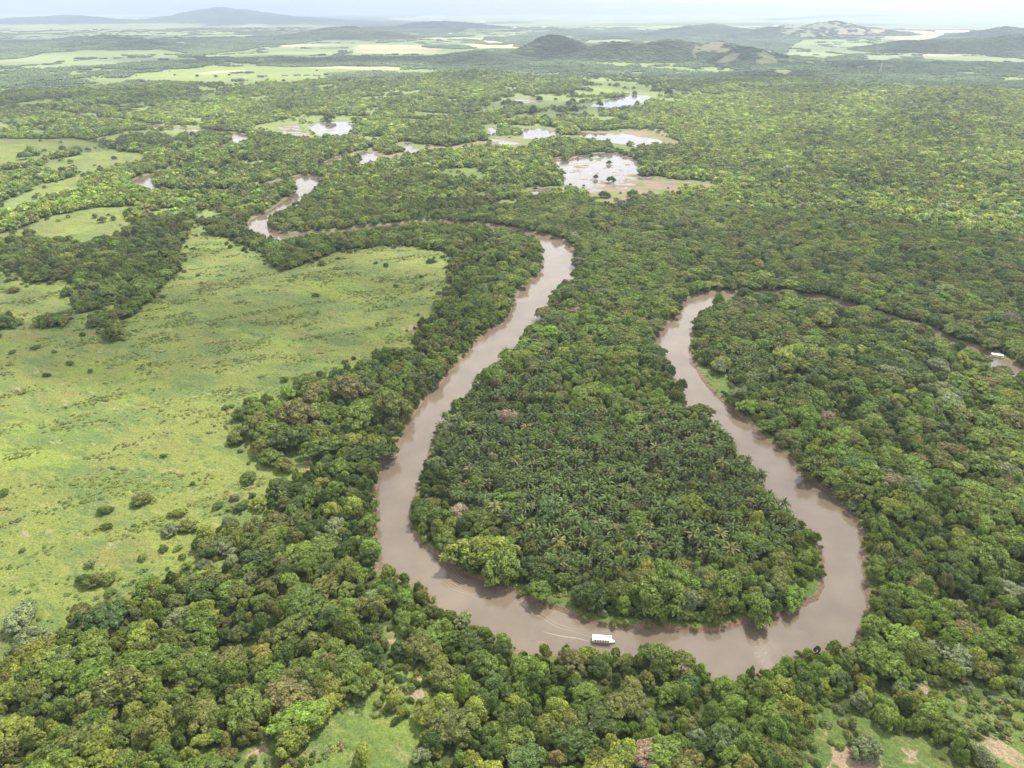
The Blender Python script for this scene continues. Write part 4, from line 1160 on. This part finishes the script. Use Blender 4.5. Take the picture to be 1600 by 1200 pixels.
for k, me in enumerate(PATCH):
    w = ground_at(*[(700,95),(300,150),(1500,130),(60,140)][k])
    o = obj('thicket', me, None, (float(w[0]), float(w[1]), 0)); o.scale = (20, 20, 26); o['tint'] = [0.07, 0.1, 0.035]
    tag(o, ['dark canopy patch near the middle of the far plain','canopy patch below the distant bright meadow','canopy patch left of the right hand hills','canopy patch in the far left forest'][k], 'thicket'); fp.append(o)
stuff_points('far_canopy', x, y, z, np.stack([s, s, s * rs.uniform(.6, 1.25, n)], -1), rs.uniform(0, 6.28, n), rs.randint(0, 4, n), tt, fp, 'woods of the far plain and hills')

# ------------------------------------------------------------------ boats
def make_boat(u, v, heading, label):
    w = ground_at(u, v, WL + 1.0)
    t = empty('tour_boat', (float(w[0]), float(w[1]), WL), heading)
    Lh, B = 5.0, 1.25
    st = [(-Lh, .95), (-Lh * .6, 1.15), (0, 1.25), (Lh * .5, 1.15), (Lh * .8, .72), (Lh, .12)]
    V = []; F = []
    for x_, b_ in st:
        rise = .25 * max(0, (x_ / Lh)) ** 2
        V += [(x_, -b_, .75 + rise), (x_, -b_ * .78, -.2), (x_, b_ * .78, -.2), (x_, b_, .75 + rise), (x_, b_ - .1, .75 + rise), (x_, b_ * .76, .12), (x_, -b_ * .76, .12), (x_, -b_ + .1, .75 + rise)]
    k = 8
    for i in range(len(st) - 1):
        for j in range(k): F.append((i * k + j, i * k + (j + 1) % k, (i + 1) * k + (j + 1) % k, (i + 1) * k + j))
    F.append((0, 1, 6, 7)); F.append((1, 2, 5, 6)); F.append((2, 3, 4, 5)); e = (len(st) - 1) * k; F.append(tuple(e + q for q in (3, 2, 1, 0)))
    obj('hull', mesh_from('hull', V, F, M_HULL), t)
    MB().box((3.9, 0, .82), (1.5, 1.1, .06)).build('bow_deck', M_WHITE, t)
    # canopy with a slight camber and a hanging edge
    V = []; F = []
    xs = (-4.7, -2.3, 0, 2.3, 3.4); ys = (-1.35, -1.3, -.7, 0, .7, 1.3, 1.35); zs = (2.33, 2.52, 2.60, 2.64, 2.60, 2.52, 2.33)
    for x_ in xs:
        for y_, z_ in zip(ys, zs): V.append((x_, y_, z_))
    m_ = len(V)
    V += [(a, b_, c - .07) for a, b_, c in V]; n_ = len(ys)
    for i in range(len(xs) - 1):
        for j in range(n_ - 1):
            q = (i * n_ + j, (i + 1) * n_ + j, (i + 1) * n_ + j + 1, i * n_ + j + 1); F.append(q); F.append(tuple(m_ + a for a in q[::-1]))
    for j in range(n_ - 1):
        F.append((j, j + 1, m_ + j + 1, m_ + j)); e = (len(xs) - 1) * n_; F.append((e + j + 1, e + j, m_ + e + j, m_ + e + j + 1))
    for i in range(len(xs) - 1):
        F.append((i * n_, m_ + i * n_, m_ + (i + 1) * n_, (i + 1) * n_)); a = i * n_ + n_ - 1; b_ = a + n_; F.append((a, b_, m_ + b_, m_ + a))
    obj('canopy', mesh_from('canopy', V, F, M_WHITE), t)
    pm = MB().tube((0, 0, .7), (0, 0, 2.5), .035).v; pf = MB().tube((0, 0, .7), (0, 0, 2.5), .035).f
    pme = mesh_from('post', pm, pf, M_WHITE)
    for x_ in (-4.3, -2.2, 0, 2.2, 3.2):
        for y_ in (-1.08, 1.08): obj('post', pme, t, (x_, y_ * (1 if x_ < 3 else .9), 0))
    bm_ = MB().box((0, 0, .42), (.45, 1.6, .08)).box((-.2, 0, .68), (.06, 1.6, .45)); bme = mesh_from('bench', bm_.v, bm_.f, M_BENCH)
    for x_ in (-3.4, -2.3, -1.2, -.1, 1.0, 2.1): obj('bench', bme, t, (x_, 0, 0))
    b = MB(); b.box((-5.25, 0, .95), (.5, .42, .5)); b.box((-5.25, 0, .3), (.16, .14, .95)); b.box((-4.98, 0, .72), (.1, .35, .3)); b.build('outboard_motor', M_DARK, t)
    tag(t, label, 'boat', 'white canopied tour boats on the river')
    return t
make_boat(943, 1000, math.radians(-6), 'white-roofed tour boat in the lower river bend trailing a wake')
make_boat(1559, 556.5, math.radians(-26), 'smaller looking white-roofed tour boat at the far right in the narrow channel')

# wake ridges
def ridge(b, pts, w, h):
    P = ground_at([p[0] for p in pts], [p[1] for p in pts], WL)
    P, _ = densify(P, np.ones(len(P)), 1.2)
    T = np.gradient(P, axis=0); T /= np.linalg.norm(T, axis=1)[:, None]; Nn = np.stack([-T[:, 1], T[:, 0]], -1)
    o = len(b.v); n = len(P)
    for i in range(n):
        q = math.sin(PI * (i + .5) / n) ** .5; ww = w * q
        b.v += [(P[i][0] - Nn[i][0] * ww, P[i][1] - Nn[i][1] * ww, WL - .01), (P[i][0], P[i][1], WL + h * q), (P[i][0] + Nn[i][0] * ww, P[i][1] + Nn[i][1] * ww, WL - .01)]
    for i in range(n - 1):
        for j in range(2): b.f.append((o + i * 3 + j, o + i * 3 + j + 1, o + i * 3 + 3 + j + 1, o + i * 3 + 3 + j))
b = MB()
ridge(b, [(926,1003),(912,1000),(900,997),(877,994),(847,987)], .38, .12)
ridge(b, [(930,996),(915,993),(898,987),(872,980),(849,967),(825,952),(810,939)], .22, .10)
ridge(b, [(905,985),(880,978),(862,970),(847,959),(834,954)], .18, .08)
ridge(b, [(840,964),(828,957),(818,950)], .15, .06); ridge(b, [(838,1003),(846,1003),(852,1004)], .2, .06)
ridge(b, [(646,880),(668,880),(690,880)], .08, .04)
for k in range(7):
    ridge(b, [(708 - k * 2, 890 + k * 3.4), (717 - k * 2, 899 + k * 3.4), (727 - k, 906 + k * 3.2), (740 - k, 911 + k * 3.0)], .16, .06)
o = b.build('boat_wake', M_FOAM, None, smooth=True); tag(o, 'curved ripples and silty foam trailing behind the boat', kind='stuff')

# driftwood snags
def snag(u, v, s, label):
    w = ground_at(u, v, WL); rs = RS(int(u)); b = MB()
    b.tube((0, 0, -.3), (s * .5, s * .2, s * .35), .14, .1, 6)
    for k in range(6):
        t = rs.uniform(0, 6.28); f = rs.uniform(.3, 1)
        p = (s * .5 * f, s * .2 * f, s * .35 * f); b.tube(p, (p[0] + math.cos(t) * s * .35, p[1] + math.sin(t) * s * .35, p[2] + s * rs.uniform(.2, .6)), .07, .03, 5)
    o = b.build('dead_branch', M_WOOD, None, (float(w[0]), float(w[1]), WL)); tag(o, label, 'driftwood')
snag(786, 551, 5, 'bare dead branch standing in the water at the palm bank')
snag(617, 716, 3, 'pale dead branch lying off the left bank')
snag(590, 800, 3, 'pale snag at the left bank higher than the lower bend')

# dead pale trunks rising above the right loop forest
for (u, v, L_, lab) in ((1197, 515, 9, 'thin pale dead trunk standing in the right loop forest'), (1182, 560, 8, 'bare pole-like trunk right of the grassy bank'), (870, 1105, 6, 'whitish dead snag in the woods below the boat')):
    w = ground_at(u, v, 2); b = MB(); b.tube((0, 0, 0), (.3, 0, L_), .22, .1, 7); b.tube((.2, 0, L_ * .7), (1.4, .4, L_ * .95), .09, .04, 5); b.tube((.2, 0, L_ * .6), (-1.1, .3, L_ * .9), .08, .04, 5)
    o = b.build('dead_tree', M_WOOD, None, (float(w[0]), float(w[1]), 0)); tag(o, lab, 'dead tree')

# power pylon
w = ground_at(1375, 113); t = empty('power_pylon', (float(w[0]), float(w[1]), 0))
H = 38
for sx in (-1, 1):
    for sy in (-1, 1): MB().tube((sx * 3, sy * 3, 0), (sx * .6, sy * .6, H), .35, .2, 4).build('leg', M_STEEL, t)
b = MB()
for k in range(7):
    z0, z1 = H * k / 7, H * (k + 1) / 7; a0 = 3 - 2.4 * k / 7; a1 = 3 - 2.4 * (k + 1) / 7
    for s_ in (-1, 1):
        b.tube((-a0, s_ * a0, z0), (a1, s_ * a1, z1), .15, .15, 4); b.tube((s_ * a0, -a0, z0), (s_ * a1, a1, z1), .15, .15, 4)
b.build('bracing', M_STEEL, t)
for z_ in (26, 31, 36): MB().tube((-6, 0, z_), (6, 0, z_), .25, .25, 4).build('cross_arm', M_STEEL, t)
tag(t, 'thin grey lattice power pylon in the woods before the green fields', 'pylon')

# farm buildings far out on the plain
def shed(u, v, wd, dp, hh, rz, label, name='farm_shed'):
    w = ground_at(u, v); zz = float(heights(np.array([float(w[0])]), np.array([float(w[1])]))[0])
    t = empty(name, (float(w[0]), float(w[1]), zz), rz)
    MB().box((0, 0, hh / 2), (wd, dp, hh)).build('wall', M_WALL, t)
    V = [(-wd / 2 - 1, -dp / 2 - 1, hh), (wd / 2 + 1, -dp / 2 - 1, hh), (wd / 2 + 1, dp / 2 + 1, hh), (-wd / 2 - 1, dp / 2 + 1, hh), (-wd / 2 - 1, 0, hh + dp * .22), (wd / 2 + 1, 0, hh + dp * .22)]
    obj('roof', mesh_from('roof', V, [(0, 1, 5, 4), (2, 3, 4, 5), (3, 0, 4), (1, 2, 5), (3, 2, 1, 0)], M_ROOF), t)
    MB().box((wd * .2, -dp / 2 - .05, hh * .35), (wd * .12, .1, hh * .7)).build('door', M_DARK, t)
    tag(t, label, 'building')
shed(1487, 51.5, 330, 60, 9, 0.0, 'very long low white-roofed shed behind the right hand hills')
shed(1213, 41.5, 60, 22, 7, .1, 'white shed at the left foot of the tan hill')
shed(850, 43.5, 60, 26, 8, -.1, 'white farm building left of the dark cone hill beyond')
shed(703, 54, 34, 18, 6, .2, 'small white house on the plain in the far middle')
shed(640, 57, 50, 20, 7, .1, 'pale house left of the small white house')
shed(755, 35, 90, 30, 8, 0, 'tiny white shed on the hazy far plain')
shed(803, 45, 60, 24, 8, 0, 'pale roofs just left of the farm building')
shed(1003, 23, 160, 40, 12, 0, 'white works building far out near the horizon')

# ------------------------------------------------------------------ clouds, real ones high above the plain
def cloud_material():
    m, nt, o = mat('cloud')
    N = nt.nodes.new; K = nt.links.new
    a = N('ShaderNodeAttribute'); a.attribute_name = 'thickness'
    r = N('ShaderNodeMapRange'); r.inputs['To Min'].default_value = 1.0; r.inputs['To Max'].default_value = .30
    K(a.outputs['Fac'], r.inputs['Value'])
    d = N('ShaderNodeBsdfDiffuse'); d.inputs['Color'].default_value = (.9, .9, .9, 1)
    t = N('ShaderNodeBsdfTranslucent'); t.inputs['Color'].default_value = (.9, .9, .9, 1)
    x = N('ShaderNodeBsdfTransparent')
    m1 = N('ShaderNodeMixShader'); m1.inputs[0].default_value = .6; K(d.outputs[0], m1.inputs[1]); K(t.outputs[0], m1.inputs[2])
    m2 = N('ShaderNodeMixShader'); K(r.outputs[0], m2.inputs[0]); K(m1.outputs[0], m2.inputs[1]); K(x.outputs[0], m2.inputs[2])
    K(m2.outputs[0], o.inputs['Surface']); return m
M_CLOUD = cloud_material()
CLOUD_Z = 1500.0
def cloud(u, v, rx, ry, dens, seed, label):
    """a flattened cumulus whose shadow falls round the place seen at u, v"""
    g0 = ground_at(u, v)
    cx = g0[0] + SUN_DIR.x / SUN_DIR.z * CLOUD_Z; cy = g0[1] + SUN_DIR.y / SUN_DIR.z * CLOUD_Z
    nr, ns = 26, 90
    q = np.linspace(0, 1, nr)[:, None]; a = np.linspace(0, 2 * PI, ns, endpoint=False)[None, :]
    rim = 1 + .9 * (fbm(np.cos(a) * 1.6 + seed * 7, np.sin(a) * 1.6 + 3, seed, 4) - .5)
    X = q * rim * np.cos(a) * rx; Y = q * rim * np.sin(a) * ry
    bil = fbm((X + cx) / (.28 * (rx + ry) / 2 + 60), (Y + cy) / (.28 * (rx + ry) / 2 + 60), seed + 3, 5, .6)
    th = np.sqrt(np.clip(1 - q * q, 0, 1)) * (.55 + bil)
    hgt = 120 + .22 * min(rx, ry)
    top = th * hgt; bot = -th * hgt * .18 - 1
    T = np.clip((1 - q ** 2.2) * 1.5, 0, 1) * sstep(.36, .56, bil + .10 * (1 - q)) * dens
    V = np.concatenate([np.stack([X, Y, top], -1).reshape(-1, 3), np.stack([X, Y, bot], -1).reshape(-1, 3)])
    i = np.arange(nr - 1)[:, None] * ns; j = np.arange(ns)[None, :]; j2 = (j + 1) % ns
    F = np.stack([i + j, i + ns + j, i + ns + j2, i + j2], -1).reshape(-1, 4)
    F = np.concatenate([F, F[:, ::-1] + nr * ns])
    me = quads_mesh('cloud', V, F, M_CLOUD, True)
    at = me.attributes.new('thickness', 'FLOAT', 'POINT'); at.data.foreach_set('value', np.concatenate([T.ravel(), T.ravel()]).astype(np.float32))
    tag(obj('cloud', me, None, (float(cx), float(cy), CLOUD_Z)), label, kind='structure')
for k, c_ in enumerate([(300, 465, 330, 165, .85), (1050, 770, 190, 170, .32), (1560, 420, 260, 200, .28), (1380, 225, 420, 170, .45), (640, 300, 300, 120, .35),
     (120, 150, 700, 330, .8), (520, 92, 1300, 420, .95), (960, 80, 700, 420, .95), (1130, 135, 520, 240, .8), (1420, 103, 900, 330, .95),
     (200, 62, 1500, 900, .9), (1560, 68, 700, 500, .9), (600, 45, 3000, 1500, .9), (1150, 38, 3000, 1400, .85), (760, 170, 420, 200, .6), (260, 215, 330, 130, .6)]):
    cloud(*c_, 11 + k * 5, 'fair weather cloud high over the plain')

# ------------------------------------------------------------------ haze
b = MB(); b.box((0, 0, 0), (1, 1, 1))
TOPZ, BOTZ = 1180.0, -4.2
hz = b.build('haze', None, None)
hz.data.materials.clear()
hm = bpy.data.materials.new('haze'); hm.use_nodes = True; hm.node_tree.nodes.clear()
ho = hm.node_tree.nodes.new('ShaderNodeOutputMaterial'); pv_ = hm.node_tree.nodes.new('ShaderNodeVolumePrincipled')
pv_.inputs['Color'].default_value = (0.66, 0.76, 0.93, 1); pv_.inputs['Density'].default_value = HAZE_DENSITY; pv_.inputs['Anisotropy'].default_value = 0.25
hm.node_tree.links.new(pv_.outputs[0], ho.inputs['Volume'])
hz.data.materials.append(hm)
hz.scale = (126000, 126000, TOPZ - BOTZ); hz.location = (0, 0, (TOPZ + BOTZ) / 2)
tag(hz, kind='stuff')
